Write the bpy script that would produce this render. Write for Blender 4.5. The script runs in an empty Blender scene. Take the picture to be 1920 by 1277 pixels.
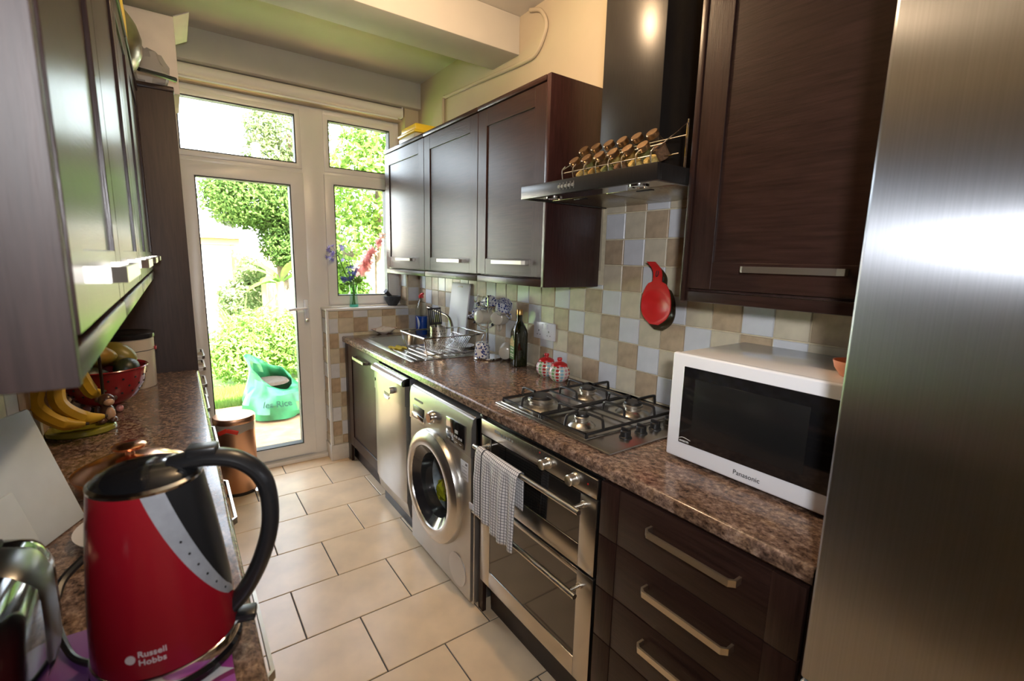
import bpy, bmesh, math, random
from mathutils import Vector, Matrix
random.seed(7)
sc = bpy.context.scene
C = sc.collection
PI = math.pi

# ---------------------------------------------------------------- camera
cam_d = bpy.data.cameras.new('camera')
cam = bpy.data.objects.new('camera', cam_d); C.objects.link(cam)
_y, _p, _r = [math.radians(a) for a in (35.498, -9.616, 1.307)]
fwd = Vector((math.sin(_y)*math.cos(_p), math.cos(_y)*math.cos(_p), math.sin(_p)))
rgt = Vector((math.cos(_y), -math.sin(_y), 0)); upv = rgt.cross(fwd)
rr = rgt*math.cos(_r) + upv*math.sin(_r); uu = -rgt*math.sin(_r) + upv*math.cos(_r)
M = Matrix((rr, uu, -fwd)).transposed().to_4x4(); M.translation = (0, 0, 1.456)
cam.matrix_world = M
cam_d.sensor_fit = 'HORIZONTAL'; cam_d.sensor_width = 36.0; cam_d.lens = 887.0/1920*36
cam_d.clip_start = 0.01; cam_d.clip_end = 200
cam_d.dof.use_dof = True; cam_d.dof.focus_distance = 2.0; cam_d.dof.aperture_fstop = 5.0
sc.camera = cam

# ---------------------------------------------------------------- world, sun, exposure
w = bpy.data.worlds.new('world'); sc.world = w; w.use_nodes = True
nt = w.node_tree; nt.nodes.clear()
sky = nt.nodes.new('ShaderNodeTexSky'); sky.sky_type = 'NISHITA'
sky.sun_disc = False; sky.sun_elevation = math.radians(52); sky.sun_rotation = math.radians(190)
sky.air_density = 1.0; sky.dust_density = 2.0; sky.ozone_density = 1.0
bg = nt.nodes.new('ShaderNodeBackground'); bg.inputs[1].default_value = 2.2
ow = nt.nodes.new('ShaderNodeOutputWorld')
hs_ = nt.nodes.new('ShaderNodeHueSaturation'); hs_.inputs['Saturation'].default_value = .4     # hazy bright summer sky
nt.links.new(sky.outputs[0], hs_.inputs['Color']); nt.links.new(hs_.outputs[0], bg.inputs[0]); nt.links.new(bg.outputs[0], ow.inputs[0])
def light(name, kind, loc, energy, color=(1, 1, 1), size=.1, aim=None):
    d = bpy.data.lights.new(name, kind); d.energy = energy; d.color = color
    if kind == 'SUN': d.angle = size
    elif kind == 'AREA': d.size = size
    else: d.shadow_soft_size = size
    o = bpy.data.objects.new(name, d); C.objects.link(o); o.location = loc
    if aim is not None: o.rotation_euler = Vector(aim).to_track_quat('-Z', 'Y').to_euler()
    return o
light('sun', 'SUN', (0, 0, 8), 75.0, (1, .95, .86), .01, (-.30, .62, -.9))
# the photographer's flash on the camera's hot shoe; its beam is narrower than the lens
fl_ = light('camera_flash', 'SPOT', (.01, -.12, 1.585), 46.0, (.96, .97, 1.0), .045, fwd+Vector((-.02, .02, .22)))
fl_.data.spot_size = math.radians(132); fl_.data.spot_blend = 1.0
vs = sc.view_settings
vs.view_transform = 'Standard'; vs.look = 'None'; vs.gamma = 1.0; vs.use_curve_mapping = False
vs.exposure = 0.55
sc.cycles.max_bounces = 8; sc.cycles.diffuse_bounces = 5; sc.cycles.glossy_bounces = 4
sc.cycles.transmission_bounces = 8; sc.cycles.transparent_max_bounces = 12
sc.cycles.sample_clamp_indirect = 6.0; sc.cycles.caustics_reflective = False; sc.cycles.caustics_refractive = False

# ---------------------------------------------------------------- mesh helpers
def NB(): return bmesh.new()
def box(bm, x0, x1, y0, y1, z0, z1):
    v = [bm.verts.new(p) for p in ((x0,y0,z0),(x1,y0,z0),(x1,y1,z0),(x0,y1,z0),(x0,y0,z1),(x1,y0,z1),(x1,y1,z1),(x0,y1,z1))]
    for f in ((3,2,1,0),(4,5,6,7),(0,1,5,4),(1,2,6,5),(2,3,7,6),(3,0,4,7)): bm.faces.new([v[i] for i in f])
    return bm
def merge(bm, t, mtx=None):
    if mtx is not None: t.transform(mtx)
    me = bpy.data.meshes.new('tmp'); t.to_mesh(me); t.free(); bm.from_mesh(me); bpy.data.meshes.remove(me)
    return bm
def rbox(bm, x0, x1, y0, y1, z0, z1, r=.003, seg=2, mtx=None):
    t = NB(); box(t, x0, x1, y0, y1, z0, z1)
    r = min(r, .49*min(abs(x1-x0), abs(y1-y0), abs(z1-z0)))
    bmesh.ops.bevel(t, geom=t.edges[:], offset=r, segments=seg, profile=.5, affect='EDGES', clamp_overlap=True)
    return merge(bm, t, mtx)
def frame_axes(d):
    d = Vector(d).normalized()
    a = Vector((0, 0, 1)) if abs(d.z) < .9 else Vector((1, 0, 0))
    u = d.cross(a).normalized(); return u, d.cross(u).normalized()
def cyl(bm, p0, p1, r0, r1=None, n=20, cap=True):
    p0, p1 = Vector(p0), Vector(p1); r1 = r0 if r1 is None else r1
    u, v = frame_axes(p1-p0)
    A = [bm.verts.new(p0+(u*math.cos(2*PI*i/n)+v*math.sin(2*PI*i/n))*r0) for i in range(n)]
    B = [bm.verts.new(p1+(u*math.cos(2*PI*i/n)+v*math.sin(2*PI*i/n))*r1) for i in range(n)]
    for i in range(n): bm.faces.new((A[i], A[(i+1)%n], B[(i+1)%n], B[i]))
    if cap: bm.faces.new(A[::-1]); bm.faces.new(B)
    return bm
def tube(bm, pts, r, n=8, closed=False, cap=True):
    pts = [Vector(p) for p in pts]; N = len(pts)
    rad = r if isinstance(r, (list, tuple)) else [r]*N
    rings = []; pu = None
    for i, p in enumerate(pts):
        if closed: d = pts[(i+1)%N]-pts[i-1]
        else: d = pts[min(i+1, N-1)]-pts[max(i-1, 0)]
        d.normalize()
        if pu is None: u, v = frame_axes(d)
        else:
            u = pu-d*pu.dot(d)
            if u.length < 1e-6: u, v = frame_axes(d)
            u.normalize(); v = d.cross(u)
        pu = u
        rings.append([bm.verts.new(p+(u*math.cos(2*PI*k/n)+v*math.sin(2*PI*k/n))*rad[i]) for k in range(n)])
    m = N if closed else N-1
    for i in range(m):
        A, B = rings[i], rings[(i+1)%N]
        for k in range(n): bm.faces.new((A[k], A[(k+1)%n], B[(k+1)%n], B[k]))
    if not closed and cap: bm.faces.new(rings[0][::-1]); bm.faces.new(rings[-1])
    return bm
def smooth_pts(P, n=6, closed=False):
    P = [Vector(p) for p in P]; N = len(P); out = []
    for i in range(N if closed else N-1):
        p0 = P[i-1] if (closed or i > 0) else P[0]; p1 = P[i]; p2 = P[(i+1)%N]
        p3 = P[(i+2)%N] if (closed or i+2 < N) else P[-1]
        for k in range(n):
            t = k/n
            out.append(.5*((2*p1)+(p2-p0)*t+(2*p0-5*p1+4*p2-p3)*t*t+(3*p1-p0-3*p2+p3)*t**3))
    if not closed: out.append(P[-1])
    return out
def lathe(bm, prof, c=(0, 0, 0), n=28, mtx=None):
    t = NB(); rings = []
    for r, z in prof:
        if r < 1e-5: rings.append([t.verts.new((0, 0, z))])
        else: rings.append([t.verts.new((r*math.cos(2*PI*i/n), r*math.sin(2*PI*i/n), z)) for i in range(n)])
    for A, B in zip(rings, rings[1:]):
        if len(A) == 1 and len(B) == 1: continue
        for i in range(n):
            j = (i+1) % n
            if len(A) == 1: t.faces.new((A[0], B[j], B[i]))
            elif len(B) == 1: t.faces.new((A[i], A[j], B[0]))
            else: t.faces.new((A[i], A[j], B[j], B[i]))
    X = Matrix.Translation(c) @ (mtx if mtx is not None else Matrix.Identity(4))
    return merge(bm, t, X)
def ball(bm, c, r, u=14, v=9, mtx=None):
    if not isinstance(r, (tuple, list)): r = (r, r, r)
    t = NB(); bmesh.ops.create_uvsphere(t, u_segments=u, v_segments=v, radius=1)
    X = Matrix.Translation(c) @ (mtx if mtx is not None else Matrix.Identity(4)) @ Matrix.Diagonal((*r, 1))
    return merge(bm, t, X)
def prism(bm, poly, axis, a0, a1):
    """poly of 2D points in the plane of the two other axes (in xyz order), extruded on axis"""
    def P(p, a): return {'x': (a, p[0], p[1]), 'y': (p[0], a, p[1]), 'z': (p[0], p[1], a)}[axis]
    A = [bm.verts.new(P(p, a0)) for p in poly]; B = [bm.verts.new(P(p, a1)) for p in poly]
    n = len(poly)
    bm.faces.new(A[::-1]); bm.faces.new(B)
    for i in range(n): bm.faces.new((A[i], A[(i+1)%n], B[(i+1)%n], B[i]))
    return bm
ORG = {}
def obj(name, bm, m, parent=None, local=False, smooth=True, angle=35, recalc=True):
    if recalc: bmesh.ops.recalc_face_normals(bm, faces=bm.faces[:])
    if parent is not None and not local:
        o_ = ORG[parent]; bmesh.ops.translate(bm, verts=bm.verts[:], vec=-o_)
    me = bpy.data.meshes.new(name); bm.to_mesh(me); bm.free()
    me.materials.append(m)
    if smooth:
        me.polygons.foreach_set('use_smooth', [True]*len(me.polygons)); me.set_sharp_from_angle(angle=math.radians(angle))
    o = bpy.data.objects.new(name, me); C.objects.link(o)
    if parent is not None: o.parent = parent; ORG[o] = ORG[parent].copy()
    else: ORG[o] = Vector((0, 0, 0))
    return o
def tag(o, label, cat, group=None, kind=None):
    o['label'] = label; o['category'] = cat
    if group: o['group'] = group
    if kind: o['kind'] = kind
    return o
def thing(name, label, cat, loc=(0, 0, 0), rot=(0, 0, 0), group=None, kind=None):
    o = bpy.data.objects.new(name, None); C.objects.link(o); o.empty_display_size = .05
    o.location = loc; o.rotation_euler = rot; ORG[o] = Vector(loc)
    return tag(o, label, cat, group, kind)
def struct(name, bm, m, label=None, cat=None):
    o = obj(name, bm, m); o['kind'] = 'structure'
    o['label'] = label or name.replace('_', ' '); o['category'] = cat or name.split('_')[0]
    return o
def inst(name, me, loc, parent, rot=None):
    o = bpy.data.objects.new(name, me); C.objects.link(o); o.parent = parent
    o.location = Vector(loc)-ORG[parent]
    if rot: o.rotation_euler = rot
    ORG[o] = Vector(loc); return o
def dup(root, loc, rot=None, label=None):
    r = root.copy(); C.objects.link(r); r.location = loc
    if rot is not None: r.rotation_euler = rot
    if label: r['label'] = label
    for ch in list(root.children):
        c = ch.copy(); C.objects.link(c); c.parent = r
        for g in ch.children:
            d = g.copy(); C.objects.link(d); d.parent = c
    return r
def text_bm(s, size, depth=.0004, bold=0.0, align='LEFT'):
    cu = bpy.data.curves.new('t', 'FONT'); cu.body = s; cu.size = size; cu.extrude = depth; cu.offset = bold; cu.resolution_u = 3
    cu.align_x = align
    o = bpy.data.objects.new('t', cu); C.objects.link(o)
    dg = bpy.context.evaluated_depsgraph_get(); dg.update()
    me = o.evaluated_get(dg).to_mesh()
    bm = NB(); bm.from_mesh(me); o.evaluated_get(dg).to_mesh_clear()
    bpy.data.objects.remove(o); bpy.data.curves.remove(cu)
    return bm
def basis(ex, ey, ez, loc):
    m = Matrix((Vector(ex), Vector(ey), Vector(ez))).transposed().to_4x4(); m.translation = loc
    return m
# writing on a surface that faces -X: reads along -Y, up is +Z
def face_text(s, size, x, y, z, bold=0.0, depth=.0004):
    t = text_bm(s, size, depth, bold); t.transform(basis((0,-1,0), (0,0,1), (-1,0,0), (x, y, z))); return t

# ---------------------------------------------------------------- materials
MATS = {}
def pbr(name, col, rough=.5, metal=0.0, var=0.0, vs=20.0, bump=0.0, bs=None, stretch=(1,1,1), coat=0.0, rnd=0.0,
        spec=.5, aniso=0.0, col2=None, detail=4, emit=None, trans=0.0, sheen=0.0, rvar=0.0):
    m = bpy.data.materials.new(name); m.use_nodes = True; N = m.node_tree.nodes; L = m.node_tree.links
    b = N['Principled BSDF']; b.inputs['Base Color'].default_value = (*col, 1)
    b.inputs['Roughness'].default_value = rough; b.inputs['Metallic'].default_value = metal
    b.inputs['Specular IOR Level'].default_value = spec
    if coat: b.inputs['Coat Weight'].default_value = coat; b.inputs['Coat Roughness'].default_value = .12
    if sheen: b.inputs['Sheen Weight'].default_value = sheen
    if trans: b.inputs['Transmission Weight'].default_value = trans
    if aniso:
        b.inputs['Anisotropic'].default_value = aniso
        tg = N.new('ShaderNodeTangent'); tg.direction_type = 'RADIAL'; tg.axis = 'Z'; L.new(tg.outputs[0], b.inputs['Tangent'])
    if var or bump or rvar or col2:
        tc = N.new('ShaderNodeTexCoord'); mp = N.new('ShaderNodeMapping'); mp.inputs['Scale'].default_value = stretch
        L.new(tc.outputs['Object'], mp.inputs[0])
        nz = N.new('ShaderNodeTexNoise'); nz.inputs['Scale'].default_value = vs; nz.inputs['Detail'].default_value = detail
        L.new(mp.outputs[0], nz.inputs[0])
        if var or col2:
            mx = N.new('ShaderNodeMix'); mx.data_type = 'RGBA'
            a = tuple(max(0, c*(1-var)) for c in col); c2 = col2 or tuple(min(1, c*(1+var)) for c in col)
            mx.inputs[6].default_value = (*a, 1); mx.inputs[7].default_value = (*c2, 1)
            rp = N.new('ShaderNodeMapRange'); rp.inputs[1].default_value = .3; rp.inputs[2].default_value = .7
            L.new(nz.outputs[0], rp.inputs[0]); L.new(rp.outputs[0], mx.inputs[0]); L.new(mx.outputs[2], b.inputs['Base Color'])
            last = mx.outputs[2]
        else: last = None
        if rvar:
            rp2 = N.new('ShaderNodeMapRange'); rp2.inputs[3].default_value = max(.02, rough-rvar); rp2.inputs[4].default_value = rough+rvar
            L.new(nz.outputs[0], rp2.inputs[0]); L.new(rp2.outputs[0], b.inputs['Roughness'])
        if bump:
            nb = nz
            if bs: nb = N.new('ShaderNodeTexNoise'); nb.inputs['Scale'].default_value = bs; nb.inputs['Detail'].default_value = 3; L.new(mp.outputs[0], nb.inputs[0])
            bp = N.new('ShaderNodeBump'); bp.inputs['Strength'].default_value = bump; bp.inputs['Distance'].default_value = .002
            L.new(nb.outputs[0], bp.inputs['Height']); L.new(bp.outputs[0], b.inputs['Normal'])
    else: last = None
    if rnd:
        oi = N.new('ShaderNodeObjectInfo'); hs = N.new('ShaderNodeHueSaturation')
        mr = N.new('ShaderNodeMapRange'); mr.inputs[3].default_value = 1-rnd; mr.inputs[4].default_value = 1+rnd
        L.new(oi.outputs['Random'], mr.inputs[0]); L.new(mr.outputs[0], hs.inputs['Value'])
        if last: L.new(last, hs.inputs['Color'])
        else: hs.inputs['Color'].default_value = (*col, 1)
        L.new(hs.outputs[0], b.inputs['Base Color'])
    if emit: b.inputs['Emission Color'].default_value = (*emit[0], 1); b.inputs['Emission Strength'].default_value = emit[1]
    MATS[name] = m; return m
def glass(name, col=(1,1,1), rough=0.0, ior=1.45, thin=True):
    m = bpy.data.materials.new(name); m.use_nodes = True; N = m.node_tree.nodes; L = m.node_tree.links
    if thin:   # a pane: clear with a Fresnel reflection on it
        N.remove(N['Principled BSDF'])
        tr = N.new('ShaderNodeBsdfTransparent'); tr.inputs[0].default_value = (*col, 1)
        gl = N.new('ShaderNodeBsdfGlossy'); gl.inputs['Roughness'].default_value = rough
        lw = N.new('ShaderNodeLayerWeight'); lw.inputs[0].default_value = .5
        mx = N.new('ShaderNodeMixShader')
        f0 = ((ior-1)/(ior+1))**2
        p5 = N.new('ShaderNodeMath'); p5.operation = 'POWER'; L.new(lw.outputs['Facing'], p5.inputs[0]); p5.inputs[1].default_value = 4.5
        ma = N.new('ShaderNodeMath'); ma.operation = 'MULTIPLY_ADD'; L.new(p5.outputs[0], ma.inputs[0]); ma.inputs[1].default_value = 1-f0; ma.inputs[2].default_value = f0
        L.new(ma.outputs[0], mx.inputs[0]); L.new(tr.outputs[0], mx.inputs[1]); L.new(gl.outputs[0], mx.inputs[2])
        L.new(mx.outputs[0], N['Material Output'].inputs[0])
    else:
        b = N['Principled BSDF']; b.inputs['Base Color'].default_value = (*col, 1); b.inputs['Transmission Weight'].default_value = 1
        b.inputs['Roughness'].default_value = rough; b.inputs['IOR'].default_value = ior
    MATS[name] = m; return m
def leafmat(name, c1, c2, tr=.45):
    m = bpy.data.materials.new(name); m.use_nodes = True; N = m.node_tree.nodes; L = m.node_tree.links
    N.remove(N['Principled BSDF'])
    g = N.new('ShaderNodeNewGeometry'); mx = N.new('ShaderNodeMix'); mx.data_type = 'RGBA'
    mx.inputs[6].default_value = (*c1, 1); mx.inputs[7].default_value = (*c2, 1)
    L.new(g.outputs['Random Per Island'], mx.inputs[0])
    d = N.new('ShaderNodeBsdfDiffuse'); t = N.new('ShaderNodeBsdfTranslucent'); ms = N.new('ShaderNodeMixShader'); ms.inputs[0].default_value = tr
    L.new(mx.outputs[2], d.inputs[0]); L.new(mx.outputs[2], t.inputs[0]); L.new(d.outputs[0], ms.inputs[1]); L.new(t.outputs[0], ms.inputs[2])
    L.new(ms.outputs[0], N['Material Output'].inputs[0]); MATS[name] = m; return m

paint_wall = pbr('wall_paint', (.50, .42, .30), .75, var=.05, vs=3, bump=.25, bs=60)
paint_ceil = pbr('ceiling_paint', (.57, .53, .46), .8, var=.04, vs=4, bump=.15, bs=50)
upvc = pbr('white_upvc', (.82, .80, .77), .3, var=.02, vs=6)
wood = pbr('dark_wenge_wood', (.027, .0125, .0095), .31, var=.3, vs=9, stretch=(16, 16, .9), bump=.16, bs=26, spec=.30)
wood_h = pbr('dark_wenge_wood_crosswise', (.027, .0125, .0095), .31, var=.3, vs=9, stretch=(16, 1.0, 16), bump=.16, bs=26, spec=.30)
carc = pbr('dark_cabinet_carcass', (.040, .020, .016), .42, var=.3, vs=8, stretch=(10, 10, 1), bump=.2, bs=30)
wood_end = pbr('matt_end_panel', (.030, .016, .014), .55, var=.3, vs=9, stretch=(16, 16, .9), bump=.16, bs=26, spec=.6)
plinth_m = pbr('plinth_board', (.035, .022, .018), .5, var=.2, vs=8)
steel = pbr('brushed_steel', (.56, .54, .51), .27, 1.0, var=.02, vs=14)
steel_app = pbr('silver_appliance_enamel', (.50, .49, .47), .30, .85, var=.04, vs=10)
nickel = pbr('satin_nickel', (.74, .69, .61), .30, 1.0)
chrome = pbr('chrome', (.82, .82, .82), .14, 1.0)
fridge_m = pbr('vertical_brushed_steel', (.44, .46, .50), .30, 1.0, var=.05, vs=6, stretch=(60, 60, .25), aniso=.96)
black_pl = pbr('black_plastic', (.012, .012, .013), .32)
black_gl = pbr('black_gloss', (.008, .008, .009), .08, coat=.5)
black_en = pbr('black_enamel', (.014, .013, .013), .38, var=.3, vs=30)
hood_m = pbr('black_hood_metal', (.022, .019, .017), .30, .3, var=.2, vs=20, stretch=(20, 20, 1))
white_pl = pbr('white_plastic', (.83, .84, .88), .25, coat=.2)
white_mw = pbr('white_painted_metal', (.80, .78, .77), .16, coat=.4)
grout_w = pbr('cream_grout', (.70, .62, .44), .85, var=.1, vs=40)
grout_f = pbr('dark_floor_grout', (.085, .08, .085), .85, var=.15, vs=50)
tile_w = pbr('white_wall_tile', (.66, .67, .70), .28, var=.05, vs=18, bump=.12, bs=40, rnd=.05)
tile_c = pbr('cream_wall_tile', (.60, .53, .40), .32, var=.10, vs=22, bump=.2, bs=50, rnd=.05)
tile_t = pbr('tan_wall_tile', (.46, .35, .235), .34, var=.16, vs=26, bump=.25, bs=60, rnd=.06)
tile_f = pbr('cream_floor_tile', (.90, .68, .45), .28, var=.11, vs=6, bump=.06, bs=30, rnd=.03, detail=6)
red_sil = pbr('red_silicone', (.62, .02, .02), .35)
red_gl = pbr('red_kettle_paint', (.26, .006, .014), .25, coat=.25)
red_en = pbr('red_enamel', (.30, .015, .02), .25, coat=.3)
grey_win = pbr('grey_water_window', (.30, .31, .34), .3, var=.1, vs=60)
copper = pbr('copper', (.80, .40, .23), .22, 1.0)
copper_d = pbr('copper_bin_sheet', (.80, .46, .29), .36, 1.0, var=.05, vs=8)
yellow_pl = pbr('yellow_plastic', (.85, .60, .03), .35)
frost_pl = pbr('frosted_plastic', (.80, .76, .62), .4, trans=.3)
yellow_cl = pbr('yellow_cloth', (.80, .66, .10), .9, bump=.5, bs=160)
pane_m = glass('window_glass', (.97, .98, .97))
clear = glass('clear_glass', (.93, .96, .94), .0, 1.4)
dark_glass = pbr('dark_oven_glass', (.012, .011, .010), .05, coat=.6, spec=.7)
rubber = pbr('black_rubber_seal', (.015, .015, .017), .6)
cream_tin = pbr('cream_tin', (.62, .55, .44), .35)
wood_lt = pbr('pale_wood', (.55, .38, .2), .5, var=.2, vs=8, stretch=(1, 1, 8))
plaster_box = pbr('cardboard_white', (.70, .63, .56), .75, var=.06, vs=10)

def worktop_mat():
    m = bpy.data.materials.new('brown_granite_laminate'); m.use_nodes = True; N = m.node_tree.nodes; L = m.node_tree.links
    b = N['Principled BSDF']; b.inputs['Roughness'].default_value = .2; b.inputs['Coat Weight'].default_value = .15
    tc = N.new('ShaderNodeTexCoord'); mp = N.new('ShaderNodeMapping'); mp.inputs['Scale'].default_value = (1.2, .9, 1.2); mp.inputs['Rotation'].default_value = (0, 0, .5)
    L.new(tc.outputs['Object'], mp.inputs[0])
    def nz(s, d, dist=0.0):
        n = N.new('ShaderNodeTexNoise'); n.inputs['Scale'].default_value = s; n.inputs['Detail'].default_value = d
        n.inputs['Roughness'].default_value = .65; n.inputs['Distortion'].default_value = dist; L.new(mp.outputs[0], n.inputs[0]); return n
    a = nz(60, 6, .3); c = nz(9, 3, .3); f = nz(190, 3)
    def ramp(n, st):
        r = N.new('ShaderNodeValToRGB'); e = r.color_ramp.elements
        e[0].position, e[0].color = st[0][0], (*st[0][1], 1); e[1].position, e[1].color = st[-1][0], (*st[-1][1], 1)
        for p, col in st[1:-1]: x = e.new(p); x.color = (*col, 1)
        L.new(n.outputs[0], r.inputs[0]); return r
    r1 = ramp(a, [(.30, (.045, .032, .027)), (.43, (.13, .088, .068)), (.54, (.25, .175, .135)), (.70, (.44, .35, .28))])
    r2 = ramp(c, [(.35, (.62, .52, .42)), (.5, (.95, .88, .85)), (.66, (1.0, .88, .70))])
    r3 = ramp(f, [(.34, (.35, .33, .35)), (.5, (1, 1, 1)), (.7, (1.15, 1.1, 1.05))])
    m1 = N.new('ShaderNodeMix'); m1.data_type = 'RGBA'; m1.blend_type = 'MULTIPLY'; m1.inputs[0].default_value = 1
    m2 = N.new('ShaderNodeMix'); m2.data_type = 'RGBA'; m2.blend_type = 'MULTIPLY'; m2.inputs[0].default_value = .8
    L.new(r1.outputs[0], m1.inputs[6]); L.new(r2.outputs[0], m1.inputs[7]); L.new(m1.outputs[2], m2.inputs[6]); L.new(r3.outputs[0], m2.inputs[7])
    L.new(m2.outputs[2], b.inputs['Base Color']); return m
granite = worktop_mat()
def pattern_mat(name, builder, rough=.4):
    m = bpy.data.materials.new(name); m.use_nodes = True; N = m.node_tree.nodes; L = m.node_tree.links
    b = N['Principled BSDF']; b.inputs['Roughness'].default_value = rough
    builder(N, L, b); return m
def mathn(N, L, op, a, b=None, c=None):
    n = N.new('ShaderNodeMath'); n.operation = op
    for i, x in enumerate((a, b, c)):
        if x is None: continue
        if isinstance(x, (int, float)): n.inputs[i].default_value = x
        else: L.new(x, n.inputs[i])
    return n.outputs[0]
def mixc(N, L, f, a, b):
    n = N.new('ShaderNodeMix'); n.data_type = 'RGBA'
    for i, x in ((0, f), (6, a), (7, b)):
        if isinstance(x, (int, float)): n.inputs[i].default_value = x
        elif isinstance(x, tuple): n.inputs[i].default_value = (*x, 1)
        else: L.new(x, n.inputs[i])
    return n.outputs[2]
def _towel(N, L, b):
    uv = N.new('ShaderNodeUVMap'); sp = N.new('ShaderNodeSeparateXYZ'); L.new(uv.outputs[0], sp.inputs[0])
    u, v = sp.outputs[0], sp.outputs[1]
    gu = mathn(N, L, 'LESS_THAN', mathn(N, L, 'FRACT', mathn(N, L, 'MULTIPLY', u, 26)), .2)
    gv = mathn(N, L, 'LESS_THAN', mathn(N, L, 'FRACT', mathn(N, L, 'MULTIPLY', v, 40)), .2)
    g = mathn(N, L, 'MAXIMUM', gu, gv)
    st = mathn(N, L, 'LESS_THAN', mathn(N, L, 'ABSOLUTE', mathn(N, L, 'SUBTRACT', u, .17)), .014)
    bd = mathn(N, L, 'LESS_THAN', u, .10)
    col = mixc(N, L, mathn(N, L, 'MULTIPLY', g, .85), (.78, .76, .76), (.05, .05, .07))
    col = mixc(N, L, st, col, (.02, .02, .03))
    L.new(col, b.inputs['Base Color']); b.inputs['Sheen Weight'].default_value = .2
towel_m = pattern_mat('checked_towel', _towel, .95)
def _mug(N, L, b):
    tc = N.new('ShaderNodeTexCoord'); vo = N.new('ShaderNodeTexVoronoi'); vo.inputs['Scale'].default_value = 75
    L.new(tc.outputs['Object'], vo.inputs[0])
    f = mathn(N, L, 'LESS_THAN', vo.outputs[0], .42)
    col = mixc(N, L, f, (.72, .72, .74), (.05, .07, .24)); L.new(col, b.inputs['Base Color'])
mug_m = pattern_mat('blue_floral_china', _mug, .18)
cream_china = pbr('cream_china', (.72, .67, .55), .2, coat=.3)
def _mat(N, L, b):
    tc = N.new('ShaderNodeTexCoord'); sp = N.new('ShaderNodeSeparateXYZ'); L.new(tc.outputs['Object'], sp.inputs[0])
    x, y = sp.outputs[0], sp.outputs[1]
    def disc(cx, cy, r, sx=1.0):
        dx = mathn(N, L, 'MULTIPLY', mathn(N, L, 'SUBTRACT', x, cx), sx); dy = mathn(N, L, 'SUBTRACT', y, cy)
        d = mathn(N, L, 'SQRT', mathn(N, L, 'ADD', mathn(N, L, 'MULTIPLY', dx, dx), mathn(N, L, 'MULTIPLY', dy, dy)))
        return mathn(N, L, 'LESS_THAN', d, r)
    col = mixc(N, L, disc(.04, -.145, .105), (.70, .68, .70), (.26, .03, .13))
    col = mixc(N, L, disc(.035, -.145, .095), col, (.42, .10, .42))
    col = mixc(N, L, disc(.11, .075, .14), col, (.42, .06, .30))
    col = mixc(N, L, disc(-.12, .06, .15), col, (.20, .07, .26))
    L.new(col, b.inputs['Base Color'])
placemat_m = pattern_mat('purple_ring_print', _mat, .3)
def _sugar(N, L, b):
    tc = N.new('ShaderNodeTexCoord'); sp = N.new('ShaderNodeSeparateXYZ'); L.new(tc.outputs['Object'], sp.inputs[0])
    an = mathn(N, L, 'ARCTAN2', sp.outputs[1], sp.outputs[0])
    t = mathn(N, L, 'MULTIPLY', mathn(N, L, 'ADD', an, PI), 14/(2*PI))
    fa = mathn(N, L, 'SUBTRACT', mathn(N, L, 'FRACT', t), .5); ia = mathn(N, L, 'FLOOR', t)
    fz = mathn(N, L, 'SUBTRACT', mathn(N, L, 'FRACT', mathn(N, L, 'MULTIPLY', sp.outputs[2], 62)), .5)
    d = mathn(N, L, 'SQRT', mathn(N, L, 'ADD', mathn(N, L, 'MULTIPLY', fa, fa), mathn(N, L, 'MULTIPLY', fz, fz)))
    wn = N.new('ShaderNodeTexWhiteNoise'); wn.noise_dimensions = '1D'; L.new(ia, wn.inputs['W'])
    r = N.new('ShaderNodeValToRGB'); r.color_ramp.interpolation = 'CONSTANT'; e = r.color_ramp.elements
    cols = [(0, (.55, .05, .05)), (.2, (.75, .55, .12)), (.4, (.25, .5, .2)), (.6, (.72, .35, .38)), (.8, (.3, .55, .65))]
    e[0].position, e[0].color = 0, (*cols[0][1], 1); e[1].position, e[1].color = .2, (*cols[1][1], 1)
    for p, c in cols[2:]: x = e.new(p); x.color = (*c, 1)
    L.new(wn.outputs['Value'], r.inputs[0])
    L.new(mixc(N, L, mathn(N, L, 'LESS_THAN', d, .38), (.80, .76, .68), r.outputs[0]), b.inputs['Base Color'])
sugar_m = pattern_mat('spotted_pottery', _sugar, .15)

# ---------------------------------------------------------------- the room
XL, XR, YD, ZC, YF = -.36, 1.53, 3.53, 2.67, -1.3
b = NB(); box(b, XL-.1, XR+.1, YF-.1, YD+.05, -.10, -.004)
floor = struct('floor', b, grout_f, 'cream tiled kitchen floor with dark joints', 'floor')
b = NB(); box(b, XL-.1, XR+.1, YF-.1, YD+.25, ZC, ZC+.1)
struct('ceiling', b, paint_ceil, 'off-white painted kitchen ceiling', 'ceiling')
b = NB(); box(b, XR, XR+.12, YF-.1, YD+.25, -.1, ZC)
wall_right = struct('wall_right', b, paint_wall, 'cream kitchen wall with checked tile splashback', 'wall')
b = NB(); box(b, XL-.12, XL, YF-.1, YD+.25, -.1, ZC)
wall_left = struct('wall_left', b, paint_wall, 'cream wall behind the kettle counter', 'wall')
b = NB(); box(b, XL, XR, YF-.12, YF, -.1, ZC); struct('wall_front', b, paint_wall, 'cream wall behind the photographer', 'wall')
YP = 3.367                                   # face of the tiled half wall under the window
b = NB(); box(b, XL, 0.0, YD-.02, YD+.22, -.1, ZC)          # left of the door
box(b, .842, XR, YP+.006, YD+.22, -.1, 1.085)               # half wall under the window
box(b, 1.426, XR, YP+.006, YD+.22, 1.085, ZC)               # pier beside the window
box(b, 0.0, 1.426, YP+.05, YD+.22, 2.425, ZC)               # lintel
wall_back = struct('wall_back', b, paint_wall, 'end wall around the garden door and window', 'wall')
b = NB(); rbox(b, XL, XR, 2.135, 2.385, 2.49, ZC, .006)
struct('trim_1', b, paint_ceil, 'boxed white beam across the ceiling', 'trim')
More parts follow.
